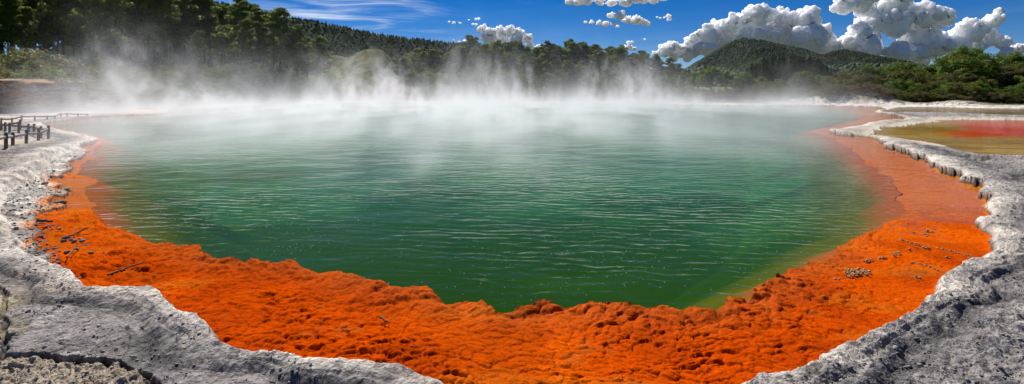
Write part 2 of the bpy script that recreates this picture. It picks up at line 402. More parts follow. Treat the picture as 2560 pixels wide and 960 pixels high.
redp = sstep(.0, 9, X - .40 * Y - 16 * 0) * 0 + sstep(2338, 2440, PXx + (n_big - .5) * 160) * sstep(26.0, 30.0, Y + (n_mid - .5) * 3) 
cS = mix3(one * np.array([.34, .19, .008]), [.48, .29, .02], sstep(.4, .65, fbm(X * .25, Y * 1.1, 4, 72)))
cS = mix3(cS, [.20, .11, .02], sstep(.55, .7, fbm(X * .5, Y * 2.4, 4, 73)) * .6)
cS = mix3(cS, [.66, .055, .002], redp)
cS = mix3(cS, [.62, .09, .03], redp * sstep(33, 38, Y) * .4)
cS = np.where((sdB < 0)[:, None], mix3(one * np.array([.17, .10, .02]), [.30, .20, .06], n_mid), cS)
cG = np.where((zone == 1)[:, None], np.array([.085, .07, .055]), cG)  # ledge face down to the shelf painted dark as undercut shade

idx = np.arange(nr * nc).reshape(nr, nc)
quads = np.stack([idx[:-1, :-1].ravel(), idx[:-1, 1:].ravel(), idx[1:, 1:].ravel(), idx[1:, :-1].ravel()], 1)
zf = np.max(zone[quads], axis=1)
zf = np.where((zone[quads] == 0).any(1), 0, zf)
M_ground = ground_mat('grey_sinter', .92, ((70, .8, .012), (18, .9, .05)), .45, .1)
M_orange = ground_mat('orange_crust', .8, ((60, .7, .010), (16, .45, .03)), .22, .0)
M_floor = ground_mat('pool_floor_mineral', .9, ((6, .3, .05),), .12, .0)
def cut(zid, name, m, C):
    q = quads[zf == zid]
    u, inv = np.unique(q, return_inverse=True)
    me = mesh_np(name, V[u], inv.reshape(q.shape), m, True, {'col': np.clip(C[u], 0, 1)})
    return tag(obj(name, me), kind='structure')
cG = cG * np.where(zone[:, None] == 0, 1.0, 1.0) * np.array([1.30, 1.24, 1.16])
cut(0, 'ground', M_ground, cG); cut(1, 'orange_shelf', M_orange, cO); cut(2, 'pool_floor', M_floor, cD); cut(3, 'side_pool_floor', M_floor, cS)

# height lookup on the land
def land(x, y):
    u = x / y
    j = int(np.clip(np.searchsorted(us, u), 1, nc - 1)); i = int(np.clip(np.searchsorted(ds, y), 1, nr - 1))
    return float(Z[i * nc + j])

# ---------------------------------------------------------------- water
def water_mat(name, ior, tint, body, bodyfac, bump_scale, amp, stretch=(1, 1.6, 1)):
    m, nt, out = mat(name); L = nt.links
    geo = N(nt, 'ShaderNodeNewGeometry')
    mp = N(nt, 'ShaderNodeMapping'); mp.inputs['Scale'].default_value = stretch; mp.inputs['Rotation'].default_value = (0, 0, .18)
    L.new(geo.outputs['Position'], mp.inputs[0])
    n1 = N(nt, 'ShaderNodeTexNoise', Scale=bump_scale, Detail=2.0, Roughness=0.5, Distortion=.6); L.new(mp.outputs[0], n1.inputs['Vector'])
    n2 = N(nt, 'ShaderNodeTexNoise', Scale=bump_scale * .22, Detail=2.0, Roughness=0.5); L.new(mp.outputs[0], n2.inputs['Vector'])
    # breeze patches: ripples come and go
    n3 = N(nt, 'ShaderNodeTexNoise', Scale=.11, Detail=2.0); L.new(geo.outputs['Position'], n3.inputs['Vector'])
    mr = N(nt, 'ShaderNodeMapRange'); mr.inputs[1].default_value = .38; mr.inputs[2].default_value = .62; mr.inputs[3].default_value = .15; mr.inputs[4].default_value = 1.0
    L.new(n3.outputs[0], mr.inputs[0])
    wv = N(nt, 'ShaderNodeTexWave', wave_type='BANDS', bands_direction='Y', wave_profile='SIN'); wv.inputs['Scale'].default_value = bump_scale * .27
    wv.inputs['Distortion'].default_value = 9.0; wv.inputs['Detail'].default_value = 2.0; wv.inputs['Detail Scale'].default_value = 1.1; wv.inputs['Detail Roughness'].default_value = .45
    L.new(mp.outputs[0], wv.inputs['Vector'])
    wn_ = N(nt, 'ShaderNodeMath', operation='MULTIPLY_ADD'); L.new(wv.outputs['Fac'], wn_.inputs[0]); wn_.inputs[1].default_value = .27; L.new(n1.outputs[0], wn_.inputs[2])
    mu = N(nt, 'ShaderNodeMath', operation='MULTIPLY'); L.new(wn_.outputs[0], mu.inputs[0]); L.new(mr.outputs[0], mu.inputs[1])
    ad = N(nt, 'ShaderNodeMath', operation='MULTIPLY_ADD'); L.new(n2.outputs[0], ad.inputs[0]); ad.inputs[1].default_value = 1.5; L.new(mu.outputs[0], ad.inputs[2])
    b = N(nt, 'ShaderNodeBump', Strength=1.0, Distance=amp); L.new(ad.outputs[0], b.inputs['Height'])
    fr = N(nt, 'ShaderNodeFresnel', IOR=ior); L.new(b.outputs[0], fr.inputs['Normal'])
    g = N(nt, 'ShaderNodeBsdfGlossy', Roughness=.06); g.inputs[0].default_value = (.66, .70, .68, 1); L.new(b.outputs[0], g.inputs['Normal'])
    tr = N(nt, 'ShaderNodeBsdfTransparent'); tr.inputs[0].default_value = (*tint, 1)
    mx = N(nt, 'ShaderNodeMixShader'); L.new(fr.outputs[0], mx.inputs[0])
    L.new(tr.outputs[0], mx.inputs[1]); L.new(g.outputs[0], mx.inputs[2])
    L.new(mx.outputs[0], out.inputs[0])
    return m
M_water = water_mat('pool_water', 1.11, (.90, .97, .86), None, 0, 3.2, .030, (1, 1.35, 1))
M_side = water_mat('side_water', 1.09, (.97, .96, .92), None, 0, 5.0, .012)
ii = np.arange(0, nr, 5); jj = np.arange(0, nc, 5)
sub = idx[np.ix_(ii, jj)]
wq = np.stack([sub[:-1, :-1].ravel(), sub[:-1, 1:].ravel(), sub[1:, 1:].ravel(), sub[1:, :-1].ravel()], 1)
def water(name, sd, m, z, grow):
    q = wq[(sd[wq] < grow(Y[wq])).any(1)]
    u, inv = np.unique(q, return_inverse=True)
    P = V[u].copy(); P[:, 2] = z
    return tag(obj(name, mesh_np(name, P, inv.reshape(q.shape), m)), kind='structure')
water('water', sdW, M_water, 0.0, lambda y: .05 + y * .0)
water('side_pool_water', isS, M_side, -.004, lambda y: .1 + y * 0)

# ---------------------------------------------------------------- bubbles on the water: uncountable specks
def dome_cloud(pts, rads):
    a = np.linspace(0, 2 * np.pi, 6, endpoint=False)
    base = np.stack([np.cos(a), np.sin(a), np.zeros(6)], 1); top = np.stack([.6 * np.cos(a), .6 * np.sin(a), np.full(6, .7)], 1)
    tv = np.concatenate([base, top, [[0, 0, 1.]]])
    Vv = pts[:, None, :] + tv[None] * rads[:, None, None]
    fs = []
    for i in range(6):
        j = (i + 1) % 6
        fs += [[i, j, 6 + j], [i, 6 + j, 6 + i], [6 + i, 6 + j, 12]]
    fs = np.array(fs)
    Ff = (fs[None] + np.arange(len(pts))[:, None, None] * 13).reshape(-1, 3)
    return Vv.reshape(-1, 3), Ff
bp = []
while len(bp) < 2000:
    n = 4000
    y = RNG.uniform(300, 790, n); y = 400 + (y - 300) * 390 / 490; x = RNG.uniform(250, 2200, n)
    dens = np.maximum(np.exp(-((x - 620) / 260) ** 2 - ((y - 520) / 75) ** 2) * 1.0, np.exp(-((x - 1450) / 260) ** 2 - ((y - 660) / 60) ** 2) * .35) + .06
    dens = np.maximum(dens, np.exp(-((x - 780) / 200) ** 2 - ((y - 610) / 45) ** 2) * .7)
    kx = RNG.random(n) < dens * (vn(x / 60, y / 25, 81) * 1.4 - .1)
    for a, b in zip(x[kx], y[kx]):
        g = gp(a, b); bp.append((g[0], g[1], 0.0))
bp = np.array(bp[:2600])
bp = bp[sdpoly(bp[:, 0], bp[:, 1], Dp) < -.15]
bv, bf = dome_cloud(bp, (.0010 + .0032 * RNG.random(len(bp)) ** 3) * (1 + bp[:, 1] * .05))
M_bub = simple_mat('bubble_white', (.75, .8, .78), (.85, .88, .86), 5, .3, .0)
tag(obj('bubbles', mesh_np('bubbles', bv, bf, M_bub)), 'scatter of tiny white gas bubbles floating on the green water', 'bubbles', kind='stuff')

# ---------------------------------------------------------------- plants
M_pine = leaf_mat('pine_needles', (.085, .130, .024), .6, .5)
M_broad = leaf_mat('broad_leaves', (.085, .135, .022), .5, .45)
M_scrub = leaf_mat('scrub_leaves', (.095, .100, .028), .6, .42)
M_brown = leaf_mat('dry_scrub', (.105, .080, .035), .6, .3)
M_fir = leaf_mat('fir_needles', (.022, .055, .022), .4, .3)
M_bark = simple_mat('bark', (.045, .035, .028), (.12, .095, .075), 6, .9, .8, .03, True, (1, 1, .25))

def tube(pts, rads, n=7):
    """tapered tube along points"""
    Vv, Ff = [], []
    pts = [Vector(p) for p in pts]
    for i, p in enumerate(pts):
        t = (pts[min(i + 1, len(pts) - 1)] - pts[max(i - 1, 0)]).normalized()
        a = t.cross(Vector((.3, 1, .1))).normalized(); b = t.cross(a)
        for k_ in range(n):
            an = 2 * math.pi * k_ / n
            Vv.append(tuple(p + (a * math.cos(an) + b * math.sin(an)) * rads[i]))
    for i in range(len(pts) - 1):
        for k_ in range(n):
            Ff.append((i * n + k_, i * n + (k_ + 1) % n, (i + 1) * n + (k_ + 1) % n, (i + 1) * n + k_))
    return Vv, Ff
def join(parts):
    Vv, Ff = [], []
    for v, f in parts:
        o = len(Vv); Vv += v; Ff += [tuple(a + o for a in q) for q in f]
    return Vv, Ff
def leaves(centres, radii, per, size, seed, flat=.7, aspect=.55):
    """leaf cards filling ellipsoidal clumps; returns verts, quads, tone"""
    rg = np.random.default_rng(seed); Cc = np.repeat(centres, per, 0); Rr = np.repeat(radii, per)
    n = len(Cc); d = rg.normal(size=(n, 3)); d /= np.linalg.norm(d, axis=1)[:, None]
    r = rg.random(n) ** .45
    P = Cc + d * (r * Rr)[:, None] * np.array([1, 1, flat])
    a = rg.normal(size=(n, 3)); a /= np.linalg.norm(a, axis=1)[:, None]
    nn = d * .6 + np.array([0, 0, .5]) + rg.normal(size=(n, 3)) * .6
    a = np.cross(a, nn); a /= np.linalg.norm(a, axis=1)[:, None] + 1e-9
    b = np.cross(nn, a); b /= np.linalg.norm(b, axis=1)[:, None] + 1e-9
    s = size * (.6 + .8 * rg.random(n))[:, None]
    Vv = np.stack([P - a * s, P - b * s * aspect, P + a * s, P + b * s * aspect], 1).reshape(-1, 3)
    Ff = np.arange(4 * n).reshape(n, 4)
    tc_ = rg.random(len(centres)); tone = np.repeat(np.repeat(tc_ * .6 + .35, per) + rg.random(n) * .15, 4)
    return Vv, Ff, tone
def tree_meshes(kind, seed):
    rg = random.Random(seed)
    cs, rs, tr = [], [], []
    if kind == 'pine':                                   # unit height 1 -> scaled later; tall bole, ragged crown of tufts
        H = 20.0; lean = rg.uniform(-.6, .6)
        P = [(lean * (t_ ** 2) + .15 * math.sin(t_ * 6 + seed), .12 * math.cos(t_ * 5 + seed), H * t_) for t_ in np.linspace(0, .97, 9)]
        tr.append(tube(P, [.30 * (1 - .85 * i / 8) for i in range(9)]))
        nb = 30
        for b_ in range(nb):
            t_ = .38 + .60 * (b_ / nb) + rg.uniform(-.02, .02)
            an = b_ * 2.4 + rg.uniform(-.4, .4); ln = (3.9 * math.sin(min(1, (1.06 - t_) * 1.75) * math.pi / 2)) * rg.uniform(.55, 1.1)
            if t_ < .5: ln *= rg.uniform(.3, .9)
            x0 = lean * t_ ** 2; z0 = H * t_; up = rg.uniform(.1, .45)
            e_ = (x0 + math.cos(an) * ln, math.sin(an) * ln, z0 + ln * up)
            mid = (x0 + math.cos(an) * ln * .5, math.sin(an) * ln * .5, z0 + ln * up * .3)
            tr.append(tube([(x0, 0, z0), mid, e_], [.09, .06, .025], 5))
            for q in range(3):
                f_ = 1 - .27 * q
                cs.append((x0 + (e_[0] - x0) * f_ + rg.uniform(-.5, .5), e_[1] * f_ + rg.uniform(-.5, .5), z0 + (e_[2] - z0) * f_ + rg.uniform(-.1, .5))); rs.append(rg.uniform(.65, 1.15))
        cs.append((lean, 0, H * .98)); rs.append(.8)
        per, size, flat = 85, .26, .62
    elif kind == 'round':
        H = 11.0
        tr.append(tube([(0, 0, 0), (.1, .1, 2.5), (0, 0, 6), (0, .1, 9)], [.28, .22, .15, .05]))
        for b_ in range(70):
            an, el = rg.uniform(0, 6.28), rg.uniform(-.35, 1.45); rr = rg.uniform(2.2, 4.0)
            c_ = (math.cos(an) * math.cos(el) * rr, math.sin(an) * math.cos(el) * rr, 5.9 + math.sin(el) * rr * 1.15)
            cs.append(c_); rs.append(rg.uniform(.7, 1.3))
            if b_ % 6 == 0: tr.append(tube([(0, 0, 3.2 + b_ * .03), (c_[0] * .5, c_[1] * .5, c_[2] * .8), c_], [.10, .07, .03], 5))
        per, size, flat = 75, .24, .8
    elif kind == 'fir':
        H = 16.0
        tr.append(tube([(0, 0, 0), (0, 0, 8), (0, 0, 15.5)], [.22, .14, .03]))
        for b_ in range(90):
            t_ = .08 + .92 * (b_ / 90); an = b_ * 2.39; ln = 2.6 * (1 - t_) ** .85 + .12
            for q in (1, .55): cs.append((math.cos(an) * ln * q, math.sin(an) * ln * q, H * t_ - .25 * ln * q)); rs.append(.30 + .45 * (1 - t_))
        per, size, flat = 26, .22, .5
    elif kind == 'spread':                               # broad flat-topped bush tree with tiers
        H = 8.0
        for q in range(4):
            an = q * 1.6 + .4
            tr.append(tube([(0, 0, 0), (math.cos(an) * .8, math.sin(an) * .8, 2.4), (math.cos(an) * 2.2, math.sin(an) * 2.0, 5.2)], [.18, .12, .04], 6))
        for b_ in range(75):
            an = rg.uniform(0, 6.28); rr = 3.6 * math.sqrt(rg.random()); z_ = 7.6 - .16 * rr ** 2 - rg.choice([0, 0, .9, 1.9, 3.2, 4.6]) + rg.uniform(-.3, .5)
            cs.append((math.cos(an) * rr, math.sin(an) * rr, max(.7, z_))); rs.append(rg.uniform(.55, 1.05))
        per, size, flat = 110, .14, .6
    elif kind == 'bush':
        H = 3.0
        for q in range(5):
            an = q * 1.3
            tr.append(tube([(0, 0, 0), (math.cos(an) * .5, math.sin(an) * .5, 1.1), (math.cos(an) * 1.1, math.sin(an) * 1.1, 2.1)], [.06, .045, .015], 5))
        for b_ in range(46):
            an = rg.uniform(0, 6.28); rr = 1.7 * math.sqrt(rg.random()); z_ = (2.6 - .42 * rr ** 2) * rg.uniform(.35, 1.08)
            cs.append((math.cos(an) * rr, math.sin(an) * rr, max(.2, z_))); rs.append(rg.uniform(.25, .55))
        per, size, flat = 150, .062, .8
    Vv, Ff, tone = leaves(np.array(cs), np.array(rs), per, size, seed, flat)
    return H, Vv, Ff, tone, join(tr)
PROTO = {}
def proto(kind, leafm, n):
    for i in range(n):
        H, Vv, Ff, tone, (tv, tf) = tree_meshes(kind, 100 * len(PROTO) + i * 7 + 3)
        key = (kind, leafm.name)
        cm = mesh_np('crown', Vv, Ff, leafm, False, {'tone': tone})
        tm = mesh_np('trunk', tv, tf, M_bark)
        PROTO.setdefault(key, []).append((H, cm, tm))
proto('pine', M_pine, 5); proto('pine', M_broad, 3); proto('round', M_broad, 3); proto('fir', M_fir, 2); proto('spread', M_scrub, 3); proto('spread', M_broad, 2); proto('bush', M_scrub, 4); proto('bush', M_brown, 3); proto('bush', M_broad, 2)
NAMES = {'pine': ('pine_tree', 'tree'), 'round': ('broadleaf_tree', 'tree'), 'fir': ('fir_tree', 'tree'), 'spread': ('bush_tree', 'tree'), 'bush': ('bush', 'bush')}
def plant(kind, leafm, px, d, top, label, group=None, width=None, base=None, sink=.15):
    """stand a plant at bearing px, distance d, tall enough to reach picture height top"""
    H, cm, tm = random.choice(PROTO[(kind, leafm.name)])
    x = (px - CX) / F * d; z = (land(x, d) if base is None else base) - sink
    h = max(2.0 if kind == 'bush' else 1.5, CH + (HY - top) / F * d - z); s = h / H
    wd = s if width is None else (s * width)
    nm, cat = NAMES[kind]
    r = empty(nm, (x, d, z), random.uniform(0, 6.28), (wd, wd, s))
    tag(r, label, cat, group)
    obj('crown', cm, r); obj('trunk', tm, r)
    return r
def interp(x, pts): return float(np.interp(x, [p[0] for p in pts], [p[1] for p in pts]))
def bands(x, names):
    for lim, t_ in names:
        if x < lim: return t_
    return names[-1][1]

# --- the left pine wood
topL = [(-300, -70), (300, -60), (440, -40), (500, -10), (560, 4), (610, -4), (640, 22), (690, 30), (720, 40)]
lw = [(110, 'tall dark pine at the left edge of the wood above the ochre bank'), (230, 'tall dark pine behind the olive bushes above the ochre bank'),
      (350, 'tall pine in the dense left wood with sky glinting between trunks'), (470, 'tall pine in the dense left wood rising behind drifting steam'),
      (580, 'lacy pine with sky showing through its branches left of the cirrus'), (2000, 'pine at the right end of the left wood under the cirrus')]
for row, (d0, step, dj) in enumerate(((104, 42, 6), (122, 36, 8), (145, 32, 9), (172, 30, 12))):
    x = -260 + row * 11
    while x < 640 - row * 6:
        if not (row in (0, 1) and 505 < x < 585):
            j = random.uniform(-70, 50) if row < 2 else random.uniform(-20, 30)
            t_ = interp(x, topL) + (j if x < 470 else random.uniform(-5, 50)) + (60 if row == 0 and random.random() < .4 else 0)
            lab = bands(x, lw)
            plant('pine', M_pine, x, d0 + random.uniform(-dj, dj), t_, ('front-row ' if row == 0 else '') + lab, 'pines of the left wood, ' + ('front row' if row == 0 else 'rows behind'), width=random.uniform(.85, 1.15))
        x += step * random.uniform(.7, 1.3)
for px, d, t_, lab in ((512, 118, -22, 'tall bare-stemmed pine with thin open crown left of the dark wood edge'), (602, 112, 8, 'slim pine just left of the sunlit pine group'),
                       (652, 112, 22, 'sunlit pine with yellow-green tufts beside the leaning pine'), (700, 106, 20, 'leaning pine with long bare trunk at the wood edge'),
                       (742, 108, 62, 'dense dark pine below the leaning pine'), (800, 104, 90, 'last pine at the right end of the left wood with wide tufted crown'),
                       (668, 125, 55, 'pine filling the gap behind the leaning pine'), (722, 130, 70, 'pine behind the dense dark pine near the ridge foot'), (768, 128, 92, 'low pine between the two end pines of the left wood')):
    plant('pine', M_pine, px, d, t_, lab, width=1.1)
# understorey of the left wood
x = -200
while x < 830:
    t_ = interp(x, [(-200, 150), (400, 150), (600, 165), (830, 190)]) + random.uniform(-14, 14)
    plant('spread', M_broad, x, random.uniform(94, 100), t_, bands(x, [(200, 'shaded shrub under the pines at the left edge'), (400, 'shaded shrub under the pines behind the steam'), (620, 'shaded shrub under the lacy pines'), (900, 'shrub at the foot of the end pines of the left wood')]), 'understorey shrubs of the left wood', width=1.0)
    x += random.uniform(24, 40)
# --- olive bushes along the left bank
for row in range(5):
    x = -150 + row * 11
    while x < 850:
        if x < 190: d = 56 + row * 3.5 + random.uniform(-1, 1); t_ = interp(x, [(-150, 130), (0, 150), (60, 112), (110, 118), (150, 150), (190, 165)]) + max(0, 2 - row) * 18 + random.uniform(-6, 10)
        else: d = interp(x, [(190, 62), (400, 74), (620, 92), (850, 104)]) + row * 5 + random.uniform(-1.5, 1.5); t_ = interp(x, [(190, 160), (300, 165), (420, 162), (520, 188), (700, 196), (850, 205)]) + max(0, 3 - row) * 13 + random.uniform(-8, 8)
        lab = bands(x, [(70, 'olive bush on top of the ochre bank at the left edge'), (190, 'yellow-green bush on top of the ochre bank by the steam'), (330, 'olive bush on the left shore behind the first steam plumes'),
                        (480, 'rounded olive bush on the left shore below the pine trunks'), (650, 'low olive bush half hidden by steam under the lacy pines'), (900, 'low olive bush at the foot of the end pines')])
        lab = ('waterside ', 'lower-row ', 'middle-row ', 'upper-row ', 'topmost ')[row] + lab
        plant('bush', M_scrub if random.random() < .75 else M_broad, x, d, t_, lab, 'olive bushes along the left bank, ' + lab.split(' ')[0], width=random.uniform(1.0, 1.35))
        x += (34 if x < 190 else 30) * random.uniform(.7, 1.3)
# --- scrub belt along the far shore
x = 840
while x < 2080:
    for row in range(2):
        xx = x + random.uniform(-12, 12)
        t_ = interp(xx, [(840, 212), (1000, 206), (1300, 216), (1700, 222), (1850, 218), (2080, 212)]) + random.uniform(-6, 6) + (12 if row == 0 else 0)
        m_ = M_brown if random.random() < .55 else M_scrub
        lab = bands(xx, [(1000, 'low scrub bush on the far shore below the grassy knoll'), (1180, 'low scrub bush on the far shore below the dark pines'), (1400, 'low scrub bush on the far shore beneath the central wood'),
                         (1650, 'low scrub bush behind the tallest central steam plume'), (1850, 'low brown bush on the far shore by the round trees'), (2200, 'low brown bush left of the white sinter mounds')])
        plant('bush', m_, xx, 104 + row * 5 + random.uniform(-2, 2), t_, ('dry brown ' if m_ is M_brown else 'olive ') + lab.replace('brown ', ''), 'scrub belt along the far shore', width=random.uniform(1.0, 1.6))
    x += random.uniform(17, 27)
# --- central woods
topM = [(965, 170), (985, 140), (1010, 150), (1045, 110), (1060, 118), (1100, 128), (1150, 118), (1180, 96), (1200, 112), (1235, 105), (1260, 92), (1290, 96), (1340, 108), (1400, 102), (1450, 98),
        (1500, 112), (1560, 112), (1600, 125), (1650, 132), (1690, 150), (1730, 178)]
mw = [(1040, 'dark pine to the right of the grassy knoll'), (1160, 'dark pine in front of the long ridge'), (1235, 'tall dark pine standing out at the end of the long ridge'), (1330, 'pine in the central wood before the small white cloud'),
      (1440, 'pine in the highest part of the central wood'), (1560, 'pine in the central wood right of the tall steam plume'), (1660, 'open pine at the right part of the central wood with sky below its crown'), (2000, 'last low pine at the right end of the central wood')]
for row, (d0, step, dj) in enumerate(((126, 34, 5), (146, 30, 7), (172, 28, 10))):
    x = 975 + row * 9
    while x < 1735:
        if not (x < 1040 and row == 0):
            t_ = interp(x, topM) + (random.uniform(0, 34) if row == 0 else random.uniform(0, 16)) + (26 if row == 0 else 0)
            if row == 0 and random.random() < .3: t_ += 30
            lab = bands(x, mw)
            plant('pine', M_broad if random.random() < .35 else M_pine, x, d0 + random.uniform(-dj, dj), t_, ('nearer ' if row == 0 else '') + lab, ('nearer ' if row == 0 else '') + 'pines of the central wood', width=random.uniform(1.0, 1.45))
        x += step * random.uniform(.7, 1.3)
for px, d, t_, kind, m_, lab in ((1005, 118, 142, 'pine', M_broad, 'light green pine directly right of the grassy knoll'), (1180, 150, 90, 'pine', M_pine, 'single tall pine topping the end of the long ridge'),
      (1420, 118, 150, 'pine', M_broad, 'bright green pine in front of the central wood'), (1450, 117, 165, 'pine', M_broad, 'low bright pine right beside the bright green pine'),
      (1395, 118, 175, 'pine', M_broad, 'low bright pine at the left of the bright green group')):
    plant(kind, m_, px, d, t_, lab, width=1.3)
x = 975
while x < 1760:
    plant('spread', M_broad, x, 115 + random.uniform(-2, 3), interp(x, [(975, 190), (1200, 186), (1400, 190), (1760, 208)]) + random.uniform(-12, 12),
          bands(x, [(1200, 'dark shrub at the foot of the pines beside the knoll'), (1450, 'dark shrub at the foot of the central wood'), (2000, 'dark shrub under the open pines of the central wood')]), 'shrubs at the foot of the central wood', width=1.1)
    x += random.uniform(24, 38)
# --- right of centre: round trees, firs, low bush
for px, d, t_, lab in ((1778, 118, 164, 'round bright green tree left of the two round trees'), (1858, 116, 178, 'round light green tree right of the darker round tree'), (1815, 140, 178, 'small round tree between the two bigger round trees'),
                       (1745, 135, 176, 'round tree beside the end of the central wood'), (2005, 120, 176, 'small domed bright tree before the fir belt'), (1905, 125, 190, 'low round tree under the left firs'), (1950, 122, 196, 'low round tree under the middle firs')):
    plant('round', M_broad, px, d, t_, lab, width=1.15)
x = 1868
while x < 2085:
    for q in range(2):
        plant('fir', M_fir, x + random.uniform(-6, 6), 165 + q * 14 + random.uniform(-5, 5), interp(x, [(1868, 165), (1900, 148), (1940, 132), (2000, 134), (2040, 146), (2085, 168)]) + random.uniform(-4, 10),
              'dark pointed fir in the belt below the mountain', 'dark firs below the mountain', width=1.25)
    x += random.uniform(9, 15)
# --- right-hand bush
topR = [(1900, 205), (1960, 200), (2050, 192), (2120, 184), (2150, 166), (2190, 172), (2240, 162), (2300, 160), (2350, 158), (2380, 140), (2410, 124), (2450, 132), (2480, 150), (2520, 138), (2560, 136), (2700, 130)]
rw = [(2060, 'olive bush tree left of the white sinter mounds'), (2180, 'olive bush tree behind the largest white sinter mound'), (2280, 'dark bush tree behind the ochre water right of the mounds'), (2370, 'dark bush tree left of the tallest right-hand tree'),
      (2470, 'dark spreading bush tree around the tallest right-hand tree'), (3000, 'dark bush tree at the right edge above the brown pool')]
for row, (d0, step) in enumerate(((89.5, 34), (96, 34), (103, 36), (112, 40))):
    x = 1880 + row * 13
    while x < 2800:
        dsh = d0 + (9 if x < 2060 else 0)
        t_ = interp(x, topR) + (3 - row) * interp(x, [(1900, 8), (2100, 15), (2400, 24), (2800, 26)]) + random.uniform(-5, 9)
        m_ = M_scrub if random.random() < interp(x, [(1900, .9), (2200, .7), (2560, .4)]) else M_broad
        lab = bands(x, rw)
        plant('spread', m_, x, dsh + random.uniform(-1.5, 1.5), t_, ('shore-row ', 'second-row ', 'third-row ', 'skyline ')[row] + lab, 'bush trees on the right shore, ' + ('shore row', 'second row', 'third row', 'skyline')[row], width=random.uniform(1.0, 1.4))
        x += step * random.uniform(.7, 1.25)
plant('spread', M_broad, 2412, 101, 118, 'tallest flat-topped tree on the right shore skyline', width=1.0)
for x in np.arange(2080, 2800, 26):
    m_ = M_brown if random.random() < .4 else M_scrub
    plant('bush', m_, x + random.uniform(-8, 8), 87.3 + random.uniform(-.7, .7), 232 + random.uniform(-8, 8), ('dry grey-brown' if m_ is M_brown else 'olive') + ' waterside bush at the foot of the right-hand bush trees', 'waterside bushes on the right shore', width=1.3)

# ---------------------------------------------------------------- distant land
def ridge_mesh(name, prof, d_crest, d_foot, d_back, m, nx=260, ny=60, rough=10, nscale=.01, seed=0, colf=None, foot_z=0, shp=1.25):
    xs = np.linspace(prof[0][0], prof[-1][0], nx); zc = np.array([CH + (HY - interp(x, prof)) / F * d_crest for x in xs])
    wx_ = (xs - CX) / F * d_crest
    tt = np.linspace(0, 1.5, ny)
    Xg, T = np.meshgrid(wx_, tt); Zc = np.tile(zc, (ny, 1))
    Dg = np.where(T <= 1, d_foot + (d_crest - d_foot) * T, d_crest + (d_back - d_crest) * (T - 1) * 2)
    s_ = np.where(T <= 1, T ** shp, np.cos((T - 1) * np.pi))
    spur = (fbm(Xg * nscale, Dg * nscale * .35, 5, seed) - .5)
    Zg = foot_z + (Zc - foot_z) * np.clip(s_, 0, 1) + spur * rough * np.sin(np.clip(T, 0, 1) * np.pi) * 2 + (fbm(Xg * nscale * 6, Dg * nscale * 6, 4, seed + 5) - .5) * rough * .25
    Xf, Df, Zf = Xg.ravel(), Dg.ravel(), Zg.ravel()
    id_ = np.arange(nx * ny).reshape(ny, nx)
    q = np.stack([id_[:-1, :-1].ravel(), id_[:-1, 1:].ravel(), id_[1:, 1:].ravel(), id_[1:, :-1].ravel()], 1)
    colr = colf(Xf, Df, Zf)
    me = mesh_np(name, np.stack([Xf, Df, Zf], 1), q, m, True, {'col': colr})
    return tag(obj(name, me), kind='structure'), (Xg, Dg, Zg)
M_hill = ground_mat('hill_cover', .95, ((.05, .8, 6.0), (.3, .6, 1.0)), .2, .05)
M_knoll = ground_mat('knoll_grass', .95, ((1.2, .9, .25), (6, .6, .05)), .3, .05)
def colA(x, d, z):
    c = np.ones((len(x), 1)) * np.array([.012, .030, .016]); return mix3(c, [.02, .045, .018], fbm(x * .01, d * .01, 4, 90))
profA = [(300, -30), (560, 8), (640, 28), (730, 45), (800, 56), (860, 68), (900, 78), (960, 88), (1000, 96), (1100, 106), (1160, 112), (1200, 118), (1250, 130), (1330, 150), (1480, 185), (1560, 215)]
_, gA = ridge_mesh('hill', profA, 1400, 1050, 2200, M_hill, 300, 60, 22, .004, 3, colA)
# plantation on the ridge: one mass of thousands of conifers
rg = np.random.default_rng(5)
n = 14000
ri = rg.integers(0, 46, n); ci = rg.integers(20, 290, n); 
xa = gA[0][ri, ci] + rg.uniform(-6, 6, n); da = gA[1][ri, ci] + rg.uniform(-5, 5, n); za = gA[2][ri, ci]
hs_ = rg.uniform(5, 10, n); rr = hs_ * rg.uniform(.25, .42, n)
a6 = np.linspace(0, 2 * np.pi, 6, endpoint=False)
tv = np.concatenate([np.stack([np.cos(a6), np.sin(a6), np.zeros(6)], 1), np.stack([.45 * np.cos(a6 + .5), .45 * np.sin(a6 + .5), np.full(6, .55)], 1), [[0, 0, 1.]]])
jt = 1 + rg.uniform(-.3, .3, (n, 13, 1)) * np.array([1, 1, 0.2])
Vc = np.stack([xa, da, za - 1], 1)[:, None, :] + tv[None] * jt * np.stack([rr, rr, hs_], 1)[:, None, :]
fs = []
for i in range(6):
    j = (i + 1) % 6; fs += [[i, j, 6 + j], [i, 6 + j, 6 + i], [6 + i, 6 + j, 12]]
Fc = (np.array(fs)[None] + np.arange(n)[:, None, None] * 13).reshape(-1, 3)
tag(obj('forest', mesh_np('forest', Vc.reshape(-1, 3), Fc, M_fir, False, {'tone': np.repeat(rg.uniform(.3, 1, n), 13)})), 'dark conifer plantation covering the long far ridge', 'forest', kind='stuff')
def colB(x, d, z):
    c = np.ones((len(x), 1)) * np.array([.016, .034, .016])
    c = mix3(c, [.034, .058, .016], sstep(.45, .6, fbm(x * .004, d * .004, 5, 91)))
    c = mix3(c, [.050, .042, .030], sstep(.50, .66, fbm(x * .006 + 9, d * .002, 5, 92)) * .7)
    return mix3(c, [.005, .012, .008], sstep(.46, .58, fbm(x * .018, d * .018, 5, 93, .65)) * .85)
profB = [(1560, 226), (1660, 205), (1700, 190), (1735, 166), (1760, 150), (1800, 124), (1838, 101), (1860, 97), (1900, 99), (1930, 108), (1965, 114), (2000, 121), (2040, 134), (2062, 138), (2085, 130), (2110, 124), (2140, 128),
         (2180, 140), (2205, 145), (2232, 146), (2260, 156), (2330, 175), (2450, 200), (2600, 222)]
